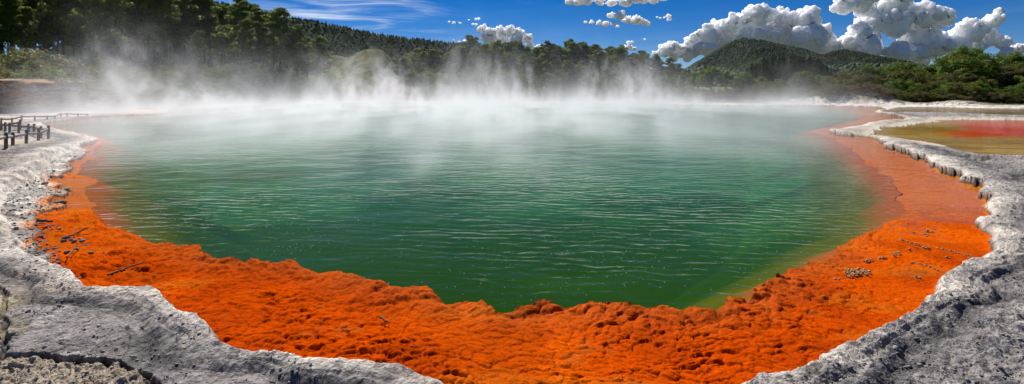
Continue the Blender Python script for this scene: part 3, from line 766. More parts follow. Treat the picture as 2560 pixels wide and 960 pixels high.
_, gB = ridge_mesh('mountain', profB, 4200, 3000, 5200, M_hill, 340, 110, 75, .0042, 8, colB)
def canopy(name, G, n, hmin, hmax, wmin, wmax, i0, i1, j0, j1, seed, m_, label, cat, top=.55):
    rg = np.random.default_rng(seed)
    ri = rg.integers(i0, i1, n); ci = rg.integers(j0, j1, n); fx_ = rg.random(n); fy_ = rg.random(n)
    def L_(A): return (A[ri, ci] * (1 - fx_) + A[ri, ci + 1] * fx_) * (1 - fy_) + (A[ri + 1, ci] * (1 - fx_) + A[ri + 1, ci + 1] * fx_) * fy_
    xa, da, za = L_(G[0]), L_(G[1]), L_(G[2])
    dens = fbm(xa * .004 + seed, da * .004, 4, seed) + rg.uniform(-.12, .12, n); kp = dens > (.47 if name == 'bush_cover' else .40)
    xa, da, za = xa[kp], da[kp], za[kp]; n = len(xa)
    hs_ = rg.uniform(hmin, hmax, n); rr = hs_ * rg.uniform(wmin, wmax, n)
    tv = np.concatenate([np.stack([np.cos(a6), np.sin(a6), np.zeros(6)], 1), np.stack([top * 1.3 * np.cos(a6 + .5), top * 1.3 * np.sin(a6 + .5), np.full(6, .6)], 1), [[0, 0, 1.]]])
    jt = 1 + rg.uniform(-.3, .3, (n, 13, 1)) * np.array([1, 1, 0.2])
    Vc = np.stack([xa, da, za - 1], 1)[:, None, :] + tv[None] * jt * np.stack([rr, rr, hs_], 1)[:, None, :]
    Fc = (np.array(fs)[None] + np.arange(n)[:, None, None] * 13).reshape(-1, 3)
    tone = np.repeat(np.clip(-.05 + 1.0 * fbm(xa * .003, da * .006, 4, seed + 3) + rg.uniform(-.25, .25, n), .1, 1.1), 13)
    tag(obj(name, mesh_np(name, Vc.reshape(-1, 3), Fc, m_, False, {'tone': tone})), label, cat, kind='stuff')
canopy('bush_cover', gB, 60000, 4, 10, .45, .8, 4, 74, 30, 330, 12, M_fir, 'dark bush covering the far double-peaked mountain', 'forest', .75)
def colC(x, d, z): return mix3(np.ones((len(x), 1)) * np.array([.028, .045, .014]), [.012, .025, .010], fbm(x * .03, d * .01, 3, 94))
_, gC = ridge_mesh('hill', [(1000, 222), (1500, 190), (1700, 182), (1760, 172), (1850, 185), (2000, 180), (2150, 165), (2300, 170), (2500, 175), (2900, 180)], 900, 600, 1500, M_hill, 160, 30, 8, .01, 18, colC)
canopy('woodland', gC, 11000, 4, 9, .35, .6, 3, 20, 40, 155, 15, M_fir, 'dark woodland on the low land before the mountain', 'forest', .7)
# grassy knoll
def colK(x, d, z):
    c = np.ones((len(x), 1)) * np.array([.15, .145, .045]); c = mix3(c, [.065, .085, .02], sstep(.4, .58, fbm(x * .5, d * .5, 5, 95, .65)))
    return mix3(c, [.05, .06, .02], sstep(.55, .68, fbm(x * .8, z * .9, 4, 96)) * .7)
ridge_mesh('knoll', [(740, 225), (800, 165), (832, 137), (850, 140), (868, 146), (885, 136), (905, 125), (925, 121), (945, 122), (960, 131), (972, 147), (985, 172), (1010, 205), (1030, 225)], 190, 150, 225, M_knoll, 220, 90, 1.1, .08, 28, colK)

# ---------------------------------------------------------------- ochre bank under the left bushes
nx, nz = 420, 90
bx = np.linspace(-250, 250, nx); tz = np.linspace(0, 1, nz)
BX, TZ = np.meshgrid(bx, tz)
dB = np.interp(BX, [-250, 0, 100, 160, 250], [48, 49.5, 52, 54.5, 60]); topB = np.interp(BX, [-250, 0, 100, 150, 200, 250], [206, 209, 215, 224, 240, 262])
bz0 = 0.0; ztop = CH + (HY - topB) / F * dB + .5
XX = (BX - CX) / F * dB; ZZ = bz0 + (ztop - bz0) * TZ
nb_ = fbm(XX * 1.1, ZZ * 1.1, 6, 101, .68); rb = 1 - np.abs(2 * fbm(XX * 1.3 + ZZ * .9, ZZ * 1.3 - XX * .5, 6, 102, .6) - 1)
YY = dB + TZ ** 1.5 * 1.6 - (nb_ - .5) * 2.2 - rb * .9 + .5
YY = np.where(TZ > .93, YY + (TZ - .93) / .07 * 4, YY)
cB = np.ones((nx * nz, 1)) * np.array([.42, .25, .14]); xf, zf_ = XX.ravel(), ZZ.ravel()
cB = mix3(cB, [.58, .46, .36], sstep(.45, .62, fbm(xf * 2.1, zf_ * 2.6, 5, 103))); cB = mix3(cB, [.50, .20, .06], sstep(.52, .65, fbm(xf * 1.7, zf_ * 1.7, 5, 104)) * .8)
cB = mix3(cB, [.07, .05, .04], sstep(.54, .68, fbm(xf * 2.6, zf_ * 3, 5, 105, .65)) * .8); cB = mix3(cB, [.38, .38, .37], sstep(.9, .3, zf_) * sstep(.42, .6, fbm(xf, zf_, 4, 106)) * .8)
id_ = np.arange(nx * nz).reshape(nz, nx); q = np.stack([id_[:-1, :-1].ravel(), id_[:-1, 1:].ravel(), id_[1:, 1:].ravel(), id_[1:, :-1].ravel()], 1)
M_bank = ground_mat('ochre_rock', .95, ((8, .7, .05), (2, .8, .2)), .3, .1)
tag(obj('cliff', mesh_np('cliff', np.stack([XX.ravel(), YY.ravel(), ZZ.ravel()], 1), q, M_bank, True, {'col': np.clip(cB, 0, 1)})), kind='structure')

# ---------------------------------------------------------------- fences
M_post = simple_mat('weathered_post', (.06, .048, .038), (.13, .105, .08), 9, .85, .5, .01, True, (3, 3, .6))
M_rail = simple_mat('grey_rail', (.30, .28, .25), (.46, .44, .41), 9, .75, .4, .006, True, (.6, 3, 3))
M_rail_b = simple_mat('brown_rail', (.13, .085, .06), (.22, .16, .12), 9, .8, .4, .006, True, (.6, 3, 3))
def post_mesh(h, r):
    return mesh_np('post', *tube([(0, 0, -.12), (0, 0, h * .5), (0.004, 0, h * .90), (0.004, 0, h * .93), (.004, 0, h * .935), (.004, 0, h * .985), (.004, 0, h)], [r, r * .98, r * .95, r * .95, r * .80, r * .78, r * .35], 10), M_post)
def fence(posts, rail_pairs, label, name='wooden_fence', hk=.24, m_r=None, rk=.72):
    """posts: (px, base y, top y)"""
    W_ = []
    for px, yb, yt in posts:
        x, d = gp(px, yb, .10); z = land(x, d); W_.append((x, d, z, (yb - yt) / F * d))
    x0, y0, z0, _h = W_[0]
    r = empty(name, (x0, y0, z0)); tag(r, label, 'fence')
    for (x, y, z, h) in W_:
        obj('post', post_mesh(h, .055), r, (x - x0, y - y0, z - z0))
    for a, b, m_ in rail_pairs:
        A, B = W_[a], W_[b]
        za, zb = A[2] + A[3] * rk, B[2] + B[3] * rk
        P0 = Vector((A[0], A[1], za)); P1 = Vector((B[0], B[1], zb)); dr = (P1 - P0).normalized(); up = Vector((0, 0, 1)); sd = dr.cross(up).normalized()
        vs = []
        for t_ in np.linspace(0, 1, 5):
            c_ = P0.lerp(P1, t_) + Vector((0, 0, -.012 * math.sin(t_ * math.pi)))
            for sx, sy in ((-.022, -.045), (.022, -.045), (.022, .035), (.012, .045), (-.012, .045), (-.022, .035)): vs.append(tuple(c_ + sd * sx + up * sy - Vector((x0, y0, z0))))
        fq = []
        for i in range(4):
            for k_ in range(6): fq.append((i * 6 + k_, i * 6 + (k_ + 1) % 6, (i + 1) * 6 + (k_ + 1) % 6, (i + 1) * 6 + k_))
        obj('rail', mesh_np('rail', vs, fq, m_, False), r)
    return r
g, b = M_rail, M_rail_b
pf = [(-32, 402, 354), (15, 386, 345), (32, 375, 338), (66, 366, 330), (96, 359, 323), (121, 351, 318)]
pm_ = [(102, 347, 316), (85, 343, 314), (71, 338, 313), (47, 337, 312), (24, 335, 311), (13, 332, 309), (-12, 330, 308)]
fence(pf + pm_, [(i, i + 1, g) for i in range(5)] + [(i, i + 1, b) for i in range(5, 12)], 'V-shaped wooden post and rail fence on the sandy point by the pool')
fence([(50, 326.5, 302), (3, 329, 308)], [(0, 1, b)], 'short post and rail piece standing behind the V-shaped fence')
pb = [(-20, 318, 300), (3, 312.5, 298), (30, 311, 295.5), (54, 306, 291), (87, 303, 290), (118, 300.7, 289.8), (137, 298, 287.5), (152.5, 294.6, 284.5), (168, 293.6, 284.5), (195, 293.6, 285.5), (219, 291.6, 284.5)]
fence(pb, [(i, i + 1, b) for i in range(8)] + [(i, i + 1, g) for i in range(8, 10)], 'long low fence along the path below the ochre bank', rk=.8)

# ---------------------------------------------------------------- loose stones and sinter crusts
M_stone = simple_mat('grey_stone', (.10, .09, .08), (.34, .32, .29), 30, .9, .6, .01)
M_crust = simple_mat('pale_crust', (.20, .12, .05), (.60, .44, .20), 55, .9, .8, .008)
M_stick = simple_mat('wet_stick', (.05, .03, .02), (.12, .08, .05), 20, .8, .5, .004)
def ico(sub_=2):
    import bmesh
    bm = bmesh.new(); bmesh.ops.create_icosphere(bm, subdivisions=sub_, radius=1); bm.verts.ensure_lookup_table()
    v = np.array([x.co[:] for x in bm.verts]); f = np.array([[y.index for y in x.verts] for x in bm.faces]); bm.free(); return v, f
IV, IF = ico(3); IV1, IF1 = ico(1)
def stone_mesh(name, seed, m, facet=True):
    rg = np.random.default_rng(seed); v = IV.copy()
    for _ in range(9):
        nrm = rg.normal(size=3); nrm /= np.linalg.norm(nrm); lim = rg.uniform(.55, .9); dd_ = v @ nrm; v -= np.clip(dd_ - lim, 0, None)[:, None] * nrm
    nn = fbm(v[:, 0] * 3 + seed, v[:, 1] * 3 + v[:, 2] * 2.3, 4, seed); v *= (1 + (nn - .5) * .35)[:, None]
    return mesh_np(name, v, IF, m, True)
def crust_mesh(name, seed, pts, m):
    """bumpy crust grown from many small knobs"""
    rg = np.random.default_rng(seed); Vv, Ff = [], []
    for i, (x, y, z, r) in enumerate(pts):
        v = IV1 * r * (1 + rg.uniform(-.25, .25, (len(IV1), 1))); Vv.append(v * [1, 1, .8] + [x, y, z]); Ff.append(IF1 + i * len(IV1))
    return mesh_np(name, np.concatenate(Vv), np.concatenate(Ff), m, True)
stones = [(165, 602, 9), (158, 612, 7), (176, 606, 6), (186, 610, 7), (200, 603, 5), (206, 612, 7), (215, 620, 5), (196, 620, 5), (190, 631, 5), (210, 636, 4), (228, 640, 5), (166, 636, 7), (259, 634, 4), (105, 610, 6), (118, 577, 6), (133, 571, 4), (149, 581, 5),
          (156, 548, 4), (145, 571, 3), (198, 603, 3), (148, 655, 4), (216, 686, 4), (243, 668, 3), (150, 508, 12), (140, 515, 7), (128, 512, 6), (165, 474, 9), (155, 478, 7), (113, 466, 7), (100, 600, 7), (88, 618, 6), (110, 632, 7), (95, 640, 5), (130, 640, 6), (137, 625, 5)]
sl_ = {0: 'grey stone at the upper left of the stone cluster on the orange crust', 23: 'largest pale stone at the left waterline above the dead twig', 26: 'pale flat stone at the left waterline nearest the steam'}
for i, (px, py, r) in enumerate(stones):
    x, d = gp(px, py, .0); s_ = r / F * d * 1.05; z = land(x, d)
    o = obj('stone', stone_mesh('stone', 300 + i, M_stone), None, (x, d, max(z, -.01) + s_ * .25)); o.scale = (s_ * 1.2, s_, s_ * .7); o.rotation_euler = (0, 0, random.uniform(0, 6))
    reg = ('small grey stone of the cluster on the orange crust, left side' if px > 150 and py > 590 else 'grey stone on the dark gravel between the ledge and the orange crust' if px < 150 and py > 560 else 'grey stone at the left waterline beside the debris')
    tag(o, sl_.get(i, reg), 'stone', None if i in sl_ else 'loose stones at the left edge of the orange crust')
# stones lying on the sinter terrace
for i, (px, py, r, lab) in enumerate(((648, 908, 7, 'dark angular stone on the sinter terrace at bottom centre-left'), (675, 906, 6, 'small dark stone right of the angular one on the sinter terrace'), (498, 848, 5, 'dark pebble near the white lip above the terrace corner'),
                                (355, 830, 5, 'dark pebble on the flat part of the left terrace'), (212, 836, 4, 'dark pebble left of the flat terrace part'), (700, 952, 6, 'pale pebble at the bottom edge of the sinter terrace'), (358, 820, 4, 'small square pebble above the dark pebble'))):
    x, d = gp(px, py, .12); s_ = r / F * d; o = obj('stone', stone_mesh('stone', 400 + i, M_stone), None, (x, d, land(x, d) + s_ * .3)); o.scale = (s_ * 1.1, s_ * .9, s_ * .7)
    tag(o, lab, 'stone')
def gravel(n, xr, yr, rr, seed, m_, label, fn):
    rg = np.random.default_rng(seed); Vv, Ff = [], []; kx = 0
    while kx < n:
        px, py = rg.uniform(*xr), rg.uniform(*yr); x, d = gp(px, py, .1)
        if rg.random() > fn(px, py, x, d): continue
        r = rg.uniform(*rr) * (.6 + rg.random() ** 4 * 2.2) * (.6 + d * .06)
        v = IV1 * r * (1 + rg.uniform(-.35, .35, (len(IV1), 1))) * rg.uniform([.7, .7, .45], [1.4, 1.2, .8])
        Vv.append(v + [x, d, land(x, d) + r * .15]); Ff.append(IF1 + kx * len(IV1)); kx += 1
    tag(obj('gravel', mesh_np('gravel', np.concatenate(Vv), np.concatenate(Ff), m_, False)), label, 'gravel', kind='stuff')
def onland(x, d): return float(sdpoly(np.array([x]), np.array([d]), Up)[0])
M_grav = simple_mat('gravel_grey', (.05, .045, .042), (.42, .40, .37), 22, .9, .6, .01)
gravel(1500, (-60, 1000), (600, 1000), (.004, .009), 31, M_grav, 'loose dark and pale gravel strewn over the left sinter terrace', lambda px, py, x, d: (vn(np.array(px / 90.), np.array(py / 50.), 5) ** 2.5 * 1.4) * (onland(x, d) > .12) if not (py > 905 and px < 380) else .9)
gravel(1600, (1900, 2620), (400, 1000), (.004, .010), 32, M_grav, 'loose grey gravel strewn over the right sinter terrace', lambda px, py, x, d: (vn(np.array(px / 70.), np.array(py / 40.), 6) ** 2 * 1.2) * (onland(x, d) > .15))
gravel(1300, (5, 250), (385, 680), (.005, .012), 33, M_grav, 'dark gravel and broken crust between the ledge and the orange shelf', lambda px, py, x, d: .9 if (onland(x, d) < 0 and float(sdpoly(np.array([x]), np.array([d]), Wp)[0]) > -.12) else 0)
def crust(px, py, pts_px, rk_, label, seed, group=None):
    x0, d0 = gp(px, py, .0); z0 = max(land(x0, d0), -.02); P = []; rg = random.Random(seed)
    for (qx, qy) in pts_px:
        x, d = gp(qx, qy, .0)
        for _ in range(5):
            P.append((x - x0 + rg.uniform(-1, 1) * rk_ / F * d, d - d0 + rg.uniform(-1, 1) * rk_ / F * d * 1.6, rg.uniform(0, 1.2) * rk_ / F * d, rk_ / F * d * rg.uniform(.35, .8)))
    o = obj('sinter_crust', crust_mesh('sinter_crust', seed, P, M_crust), None, (x0, d0, z0)); tag(o, label, 'sinter crust', group)
ring = [(2122, 691), (2129, 692), (2145, 689), (2161, 690), (2155, 686), (2145, 693), (2115, 690), (2120, 684), (2128, 683), (2138, 684), (2150, 682), (2160, 684), (2168, 688), (2166, 694), (2150, 693), (2140, 696), (2128, 698), (2119, 697), (2135, 688), (2156, 688)]
crust(2140, 690, ring, 5, 'big oval knobbly crust islet on the right orange shelf', 500)
crust(2092, 706, [(2090, 704), (2095, 707)], 5, 'small knobbly crust lump just left of the oval islet', 501)
crust(2172, 656, [(2163, 657), (2168, 656.5), (2173, 656), (2178, 656)], 4, 'crust lump at the left end of the row above the oval islet', 502)
crust(2203, 651, [(2198, 651), (2202, 651), (2206, 650.5), (2210, 650)], 4, 'crust lump in the middle of the row above the oval islet', 506)
crust(2240, 643, [(2234, 645), (2240, 642), (2246, 641)], 4, 'short crust lump continuing the dotted row to the right', 503)
crust(2380, 633, [(2344 + i * 6, 623 + i * 1.1 + (2 if i > 7 else 0)) for i in range(14)], 2.6, 'long upper string of crust on the right shelf', 504)
crust(2320, 675, [(2280 + i * 6, 662 + i * .35 + .115 * i * i) for i in range(13)], 2.6, 'long lower string of crust running to the right ledge', 505)
for i, (px, py, r, lab) in enumerate(((2315, 625, 6, 'round crust lump left of the upper crust string'), (2323, 580, 5, 'top crust lump of the right shelf column'), (2315, 587, 4, 'crust lump directly below the top one'), (2316, 592, 3, 'third crust lump of the short column'),
        (2282, 581, 3, 'tiny crust lump left of the column'), (2254, 604, 4, 'leftmost of the three crust lumps in the slanting row'), (2274, 610, 4, 'middle of the three crust lumps in the slanting row'), (2294, 616, 4, 'rightmost of the three crust lumps in the slanting row'),
        (2290, 624, 4, 'crust lump under the slanting row'), (2272, 630, 3, 'tiny dark crust lump at the upper end of the dotted row'), (2296, 698, 5, 'lone crust lump low on the right orange shelf'), (2368, 649, 4, 'crust lump under the upper crust string'), (2320, 655, 3, 'tiny crust lump between the two crust strings'),
        (2344, 578, 4, 'small crust lump right of the column top'), (2428, 646, 4, 'tiny crust lump by the right ledge'))):
    crust(px, py, [(px - r * .5, py), (px + r * .5, py + .5)], r * .8, lab, 520 + i)
# sticks
def stick(p, q, r, lab, seed, extra=()):
    a = gp(*p, 0.); b_ = gp(*q, 0.); z = .03
    rg = random.Random(seed); pts = [(0 + (b_[0] - a[0]) * t_, (b_[1] - a[1]) * t_ + rg.uniform(-1, 1) * .012, rg.uniform(0, .015)) for t_ in np.linspace(0, 1, 6)]
    parts = [tube(pts, [r * (1 - .5 * i / 5) for i in range(6)], 6)]
    for (t_, dx, dy) in extra:
        k0 = pts[int(t_ * 5)]; parts.append(tube([k0, (k0[0] + dx * .6, k0[1] + dy * .5, .05), (k0[0] + dx, k0[1] + dy, .06)], [r * .6, r * .45, r * .2], 5))
    o = obj('stick', mesh_np('stick', *join(parts), M_stick), None, (a[0], a[1], max(land(a[0], a[1]), -.02) + z)); tag(o, lab, 'stick')
stick((95, 561), (130, 563), .03, 'short dark driftwood stick at the left edge of the orange crust', 1)
stick((165, 665), (202, 625), .010, 'thin slanting twig among the stones on the orange crust', 2)
stick((172, 600), (200, 590), .012, 'branched dead twig above the stone cluster', 3, ((.4, .05, .25), (.6, -.12, .2), (.8, .1, .12)))
stick((270, 700), (362, 668), .012, 'long thin twig lying on the orange crust', 4)
stick((950, 812), (972, 824), .012, 'short twig stuck in the crust at centre-left', 5)

# ---------------------------------------------------------------- clouds: billowing bodies far away
m, nt, out = mat('cloud_body'); L = nt.links
p = N(nt, 'ShaderNodeBsdfPrincipled', Roughness=1.0); p.inputs['Base Color'].default_value = (.97, .97, .97, 1)
p.inputs['Subsurface Weight'].default_value = 1.0; p.inputs['Subsurface Radius'].default_value = (1, 1, 1); p.inputs['Subsurface Scale'].default_value = 200.0
p.inputs['Specular IOR Level'].default_value = 0.0
L.new(p.outputs[0], out.inputs[0]); M_cloud = m
tex1 = bpy.data.textures.new('puff', 'CLOUDS'); tex1.noise_scale = 90; tex1.noise_depth = 3
tex0 = bpy.data.textures.new('mass', 'CLOUDS'); tex0.noise_scale = 260; tex0.noise_depth = 2
tex2 = bpy.data.textures.new('fray', 'CLOUDS'); tex2.noise_scale = 28; tex2.noise_depth = 2
CD = 9000.0
def cloud(blobs, seed, flat=1.0, vox=7.5, rough=1.0):
    rg = np.random.default_rng(seed); Vs, Fs, off = [], [], 0
    kpx = CD / F
    cc = []
    for (x, y, r) in blobs:
        c0 = np.array([(x - CX) * kpx, CD + rg.uniform(-1, 1) * r * kpx * 1.2, CH + (HY - y) * kpx]); R0 = r * kpx * (1.08 if r > 12 else 1.15)
        cc.append((c0, R0 * .9))
        for _ in range(22):
            d = rg.normal(size=3); d /= np.linalg.norm(d); d[2] = d[2] if d[2] > -.25 else -d[2] * .5
            R1 = R0 * rg.uniform(.2, .45); c1 = c0 + d * R0 * rg.uniform(.72, .95); cc.append((c1, R1))
            for _ in range(3):
                d2 = rg.normal(size=3) + d; d2 /= np.linalg.norm(d2); cc.append((c1 + d2 * R1 * .9, R1 * rg.uniform(.25, .5)))
    base = []
    for c0, R0 in cc:
        v = IV1 if R0 < 40 else ICO2[0]; f = IF1 if R0 < 40 else ICO2[1]
        Vs.append(v * R0 * [1, 1, flat] * rg.uniform(.8, 1.2, 3) + c0); Fs.append(f + off); off += len(v)
    me = mesh_np('cloud', np.concatenate(Vs), np.concatenate(Fs), M_cloud)
    o = bpy.data.objects.new('cloud_source', me); col.objects.link(o)
    rm = o.modifiers.new('r', 'REMESH'); rm.mode = 'VOXEL'; rm.voxel_size = vox; rm.use_smooth_shade = True
    for tx, st in ((tex0, 90 * rough), (tex1, 44 * rough), (tex2, 17 * rough)):
        dm = o.modifiers.new('d', 'DISPLACE'); dm.texture = tx; dm.strength = st; dm.mid_level = .5; dm.texture_coords = 'GLOBAL'
    dg = bpy.context.evaluated_depsgraph_get(); ev = o.evaluated_get(dg)
    me2 = bpy.data.meshes.new_from_object(ev); me2.name = 'cloud'
    bpy.data.objects.remove(o)
    me2.materials.clear(); me2.materials.append(M_cloud)
    tag(obj('cloud', me2), kind='structure')
ICO2 = ico(2)
cloud([(1640,134,8),(1665,124,14),(1690,120,16),(1715,128,20),(1740,108,20),(1770,92,24),(1800,72,24),(1825,66,22),(1855,62,26),(1880,46,26),(1920,38,26),(1960,52,30),(2000,54,30),(2030,75,32),(2055,95,30),(2070,122,26),(2000,100,36),(1940,90,38),(1880,90,38),(1820,100,34),(1765,125,24),(2030,135,28),(1720,140,16),(1690,142,12)], 1)
cloud([(2100,18,24),(2135,8,30),(2180,14,32),(2225,14,30),(2262,30,26),(2290,45,30),(2325,52,26),(2180,55,30),(2225,66,30),(2290,82,34),(2140,82,22),(2115,108,24),(2150,125,28),(2190,120,26),(2180,92,22),(2225,140,26),(2270,138,24),(2330,108,34),(2380,110,30),(2410,84,28),(2445,70,22),(2472,52,18),(2488,36,12),(2498,30,8),(2478,92,24),(2508,108,18),(2440,115,28),(2320,142,26),(2390,142,24),(2440,145,18),(2500,135,14)], 2)
cloud([(1425,8,10),(1445,4,14),(1470,2,15),(1500,4,14),(1530,8,14),(1560,10,15),(1585,2,14),(1610,0,13),(1635,2,10),(1660,-4,8)], 3, .6, 7, .7)
cloud([(1530,38,8),(1548,44,12),(1568,50,14),(1590,54,12),(1608,58,7),(1620,60,4)], 4, .7, 6, .6)
cloud([(1465,57,4),(1480,58,6),(1498,60,7),(1515,61,7),(1532,62,7),(1545,66,4)], 5, .55, 5, .5)
cloud([(1208,72,10),(1225,80,14),(1248,78,14),(1275,80,12),(1298,86,14),(1318,96,12),(1222,98,16),(1255,104,18),(1290,108,16),(1325,112,10),(1345,118,8),(1375,122,5),(1230,118,12)], 6)
cloud([(1135,103,4),(1148,104,4),(1162,103,5),(1174,106,4)], 7, .5, 4, .3)
for i, bl in enumerate(([(1123,55,2.5),(1134,58,3),(1150,58,3)], [(1172,50,2.5),(1190,48,3),(1197,47,2.5)], [(1182,61,3),(1190,62,3)], [(1643,43,3),(1650,47,4),(1660,45,3)], [(1670,42,6),(1674,49,5)], [(1570,107,4),(1580,107,3.5)], [(1612,99,2.5)], [(1562,118,6),(1572,120,7),(1585,124,5)], [(2538,128,10),(2552,122,13),(2572,125,14)])):
    cloud(bl, 20 + i, .6, 3.5, .3 if i < 8 else .8)

# ---------------------------------------------------------------- steam: volume grid filled by a procedural field
m, nt, out = mat('steam_vapour'); L = nt.links
pv = N(nt, 'ShaderNodeVolumePrincipled'); pv.inputs['Color'].default_value = (.97, .98, 1, 1); pv.inputs['Density'].default_value = 1.0; pv.inputs['Anisotropy'].default_value = .4
L.new(pv.outputs[0], out.inputs['Volume']); M_steam = m
def steam(name, lo, hi, res, build, label):
    ng = bpy.data.node_groups.new(name + '_field', 'GeometryNodeTree')
    ng.interface.new_socket('Geometry', in_out='OUTPUT', socket_type='NodeSocketGeometry')
    go = ng.nodes.new('NodeGroupOutput'); vc = ng.nodes.new('GeometryNodeVolumeCube'); sm = ng.nodes.new('GeometryNodeSetMaterial')
    vc.inputs['Min'].default_value = lo; vc.inputs['Max'].default_value = hi
    for k_, v_ in zip(('Resolution X', 'Resolution Y', 'Resolution Z'), res): vc.inputs[k_].default_value = v_
    sm.inputs['Material'].default_value = M_steam
    ng.links.new(vc.outputs[0], sm.inputs[0]); ng.links.new(sm.outputs[0], go.inputs[0])
    ng.links.new(build(ng), vc.inputs['Density'])
    me = bpy.data.meshes.new(name); o = bpy.data.objects.new(name, me); col.objects.link(o)
    md = o.modifiers.new('steam', 'NODES'); md.node_group = ng
    me.materials.append(M_steam)
    return tag(o, label, 'steam', kind='stuff')
def field(ng):
    Lk = ng.links
    pos = ng.nodes.new('GeometryNodeInputPosition'); sp = ng.nodes.new('ShaderNodeSeparateXYZ'); Lk.new(pos.outputs[0], sp.inputs[0])
    def mth(op, a, b_=None, c_=None, clamp=False):
        n_ = ng.nodes.new('ShaderNodeMath'); n_.operation = op; n_.use_clamp = clamp
        for i_, v_ in enumerate((a, b_, c_)):
            if v_ is None: continue
            if isinstance(v_, (int, float)): n_.inputs[i_].default_value = v_
            else: Lk.new(v_, n_.inputs[i_])
        return n_.outputs[0]
    def ss(v_, a, b_, lo_=0., hi_=1.):
        n_ = ng.nodes.new('ShaderNodeMapRange'); n_.interpolation_type = 'SMOOTHSTEP'; Lk.new(v_, n_.inputs[0])
        for i_, q in enumerate((a, b_, lo_, hi_)): n_.inputs[i_ + 1].default_value = q
        return n_.outputs[0]
    def noise(scale, stretch, det, dist=0., off=(0, 0, 0), rough_=.55):
        mp_ = ng.nodes.new('ShaderNodeVectorMath'); mp_.operation = 'MULTIPLY_ADD'; mp_.inputs[1].default_value = stretch; mp_.inputs[2].default_value = off; Lk.new(pos.outputs[0], mp_.inputs[0])
        n_ = ng.nodes.new('ShaderNodeTexNoise'); n_.inputs['Scale'].default_value = scale; n_.inputs['Detail'].default_value = det; n_.inputs['Roughness'].default_value = rough_; n_.inputs['Distortion'].default_value = dist
        Lk.new(mp_.outputs[0], n_.inputs['Vector']); return n_.outputs[0]
    x_, y_, z_ = sp.outputs
    big = noise(.06, (1.1, .40, .3), 2, 0, (3, 7, 0)); mid = noise(.24, (1.25, .32, .40), 4, .6); fin = noise(.75, (1.1, .45, .5), 4, 1.0, (5, 1, 2), .6)
    mask = mth('MULTIPLY', ss(y_, 7, 25), ss(y_, 112, 92))
    u_ = mth('DIVIDE', x_, y_)
    edge_ = mth('MULTIPLY', ss(u_, -.93, -.70), ss(u_, .70, .42))
    mask = mth('MULTIPLY', mask, edge_)
    ez = mth('EXPONENT', mth('DIVIDE', z_, -.62))
    low = mth('MULTIPLY', mth('MULTIPLY', ez, ss(big, .36, .60, .10, 1.)), ss(mid, .40, .64, .12, 1.))
    # rising plumes: taller where the big noise is strong
    hgt = ss(big, .42, .64, .35, 3.6)
    ez2 = mth('EXPONENT', mth('MULTIPLY', mth('DIVIDE', z_, hgt), -1.0))
    wm = mth('MULTIPLY', ss(mid, .50, .62), ss(fin, .46, .60, .02, 1.))
    pl = mth('MULTIPLY', mth('MULTIPLY', ez2, wm), mth('MULTIPLY', ss(y_, 26, 60), ss(u_, .42, .22, .25, 1.)))
    wz = mth('EXPONENT', mth('DIVIDE', z_, -1.1)); wn = noise(.30, (1.3, .40, .28), 4, .9, (11, 2, 4)); wb = noise(.10, (1, .6, .3), 2, 0, (2, 9, 0))
    wisp = mth('MULTIPLY', mth('MULTIPLY', wz, ss(wn, .48, .66)), mth('MULTIPLY', ss(wb, .42, .60, .05, 1.), ss(u_, .45, .05, .25, 1.)))
    low = mth('ADD', low, mth('MULTIPLY', wisp, 1.9))
    tot = mth('ADD', mth('MULTIPLY', low, STEAM_LOW), mth('MULTIPLY', pl, STEAM_PLUME))
    pl = pl
    tot = mth('MULTIPLY', tot, mask)
    tot = mth('MULTIPLY', tot, ss(z_, 9.5, 5.0))
    return tot
STEAM_LOW, STEAM_PLUME = .17, .38
steam('steam', (-88, 12, .02), (66, 118, 9.5), (440, 300, 48), field, 'white steam rising off the hot water and drifting over the far shore')
# ---------------------------------------------------------------- world, sun, camera
w = bpy.data.worlds.new('World'); sc.world = w; w.use_nodes = True
nt = w.node_tree; nt.nodes.clear(); L = nt.links
wo = nt.nodes.new('ShaderNodeOutputWorld'); bg = nt.nodes.new('ShaderNodeBackground')
sky = nt.nodes.new('ShaderNodeTexSky'); sky.sky_type = 'NISHITA'; sky.sun_disc = False
sky.sun_elevation = SUN_EL; sky.sun_rotation = SUN_AZ
sky.altitude = 2500; sky.air_density = .9; sky.dust_density = .0; sky.ozone_density = 5.0
hs = N(nt, 'ShaderNodeHueSaturation', Saturation=1.4, Value=.60); hs.inputs['Hue'].default_value = .512; L.new(sky.outputs[0], hs.inputs['Color'])
# thin cirrus high up, combed into streaks
tc = N(nt, 'ShaderNodeTexCoord')
sep = N(nt, 'ShaderNodeSeparateXYZ'); L.new(tc.outputs['Generated'], sep.inputs[0])
at2 = N(nt, 'ShaderNodeMath', operation='ARCTAN2'); L.new(sep.outputs[0], at2.inputs[0]); L.new(sep.outputs[1], at2.inputs[1])
cmb = N(nt, 'ShaderNodeCombineXYZ'); L.new(at2.outputs[0], cmb.inputs[0]); L.new(sep.outputs[2], cmb.inputs[1])
mp = N(nt, 'ShaderNodeMapping'); mp.inputs['Rotation'].default_value = (0, 0, R(32)); mp.inputs['Scale'].default_value = (5, 42, 1)
L.new(cmb.outputs[0], mp.inputs[0])
cn = N(nt, 'ShaderNodeTexNoise', Scale=1.0, Detail=5.0, Roughness=.55, Distortion=1.2); L.new(mp.outputs[0], cn.inputs['Vector'])
cn2 = N(nt, 'ShaderNodeTexNoise', Scale=5.0, Detail=3.0); L.new(cmb.outputs[0], cn2.inputs['Vector'])
r1 = N(nt, 'ShaderNodeMapRange', interpolation_type='SMOOTHSTEP'); r1.inputs[1].default_value = .42; r1.inputs[2].default_value = .85; L.new(cn.outputs[0], r1.inputs[0])
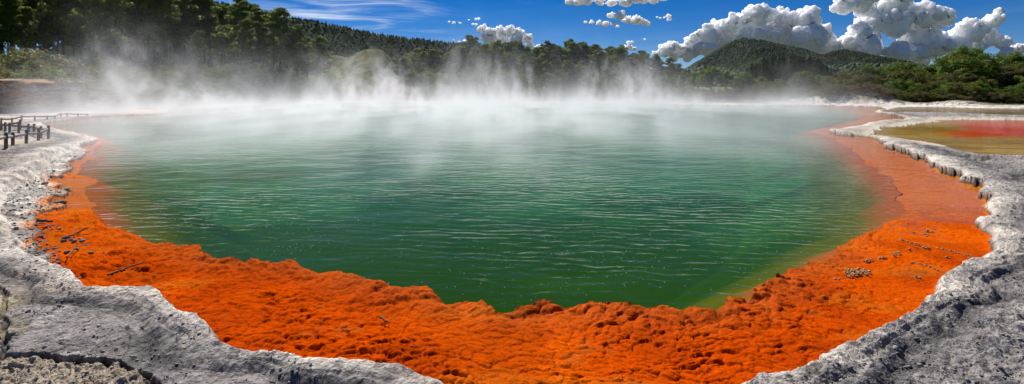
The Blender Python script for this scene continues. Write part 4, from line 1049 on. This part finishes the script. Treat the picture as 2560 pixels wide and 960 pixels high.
# strongest to the left of centre
df = N(nt, 'ShaderNodeMath', operation='ADD'); L.new(at2.outputs[0], df.inputs[0]); df.inputs[1].default_value = .33
sq = N(nt, 'ShaderNodeMath', operation='MULTIPLY'); L.new(df.outputs[0], sq.inputs[0]); L.new(df.outputs[0], sq.inputs[1])
ex = N(nt, 'ShaderNodeMapRange', interpolation_type='SMOOTHSTEP'); ex.inputs[1].default_value = .0; ex.inputs[2].default_value = .07; ex.inputs[3].default_value = 1.0; ex.inputs[4].default_value = .05
L.new(sq.outputs[0], ex.inputs[0])
m1 = N(nt, 'ShaderNodeMath', operation='MULTIPLY'); L.new(r1.outputs[0], m1.inputs[0]); L.new(ex.outputs[0], m1.inputs[1])
r2 = N(nt, 'ShaderNodeMapRange'); r2.inputs[1].default_value = .35; r2.inputs[2].default_value = .6; L.new(cn2.outputs[0], r2.inputs[0])
m2 = N(nt, 'ShaderNodeMath', operation='MULTIPLY'); L.new(m1.outputs[0], m2.inputs[0]); L.new(r2.outputs[0], m2.inputs[1])
mxc = N(nt, 'ShaderNodeMix', data_type='RGBA'); L.new(m2.outputs[0], mxc.inputs[0]); L.new(hs.outputs[0], mxc.inputs[6]); mxc.inputs[7].default_value = (8.5, 9, 9.5, 1)
L.new(mxc.outputs[2], bg.inputs[0]); bg.inputs[1].default_value = .09
L.new(bg.outputs[0], wo.inputs[0])

sl = bpy.data.lights.new('sun', 'SUN'); sl.energy = 4.8; sl.angle = R(.5); sl.color = (1, .96, .9)
so = bpy.data.objects.new('sun', sl); col.objects.link(so)
dirv = Vector((math.sin(SUN_AZ) * math.cos(SUN_EL), math.cos(SUN_AZ) * math.cos(SUN_EL), math.sin(SUN_EL)))
so.rotation_euler = dirv.to_track_quat('Z', 'Y').to_euler(); so.location = (0, 0, 60)

cd = bpy.data.cameras.new('camera'); co = bpy.data.objects.new('camera', cd); col.objects.link(co)
co.location = (0, 0, CH); co.rotation_euler = (R(90), 0, 0)
cd.sensor_width = 36; cd.lens = 36 * F / 2560; cd.shift_y = -(480 - HY) / 2560
cd.clip_start = .1; cd.clip_end = 40000
sc.camera = co
sc.view_settings.view_transform = 'Standard'; sc.view_settings.look = 'None'; sc.view_settings.exposure = 0.4; sc.view_settings.gamma = 1
sc.render.engine = 'CYCLES'
cy = sc.cycles
cy.use_denoising = True; cy.volume_step_rate = 2.0
cy.max_bounces = 8; cy.diffuse_bounces = 3; cy.glossy_bounces = 2; cy.transparent_max_bounces = 12; cy.volume_bounces = 1
cy.sample_clamp_indirect = 6; cy.caustics_reflective = False; cy.caustics_refractive = False
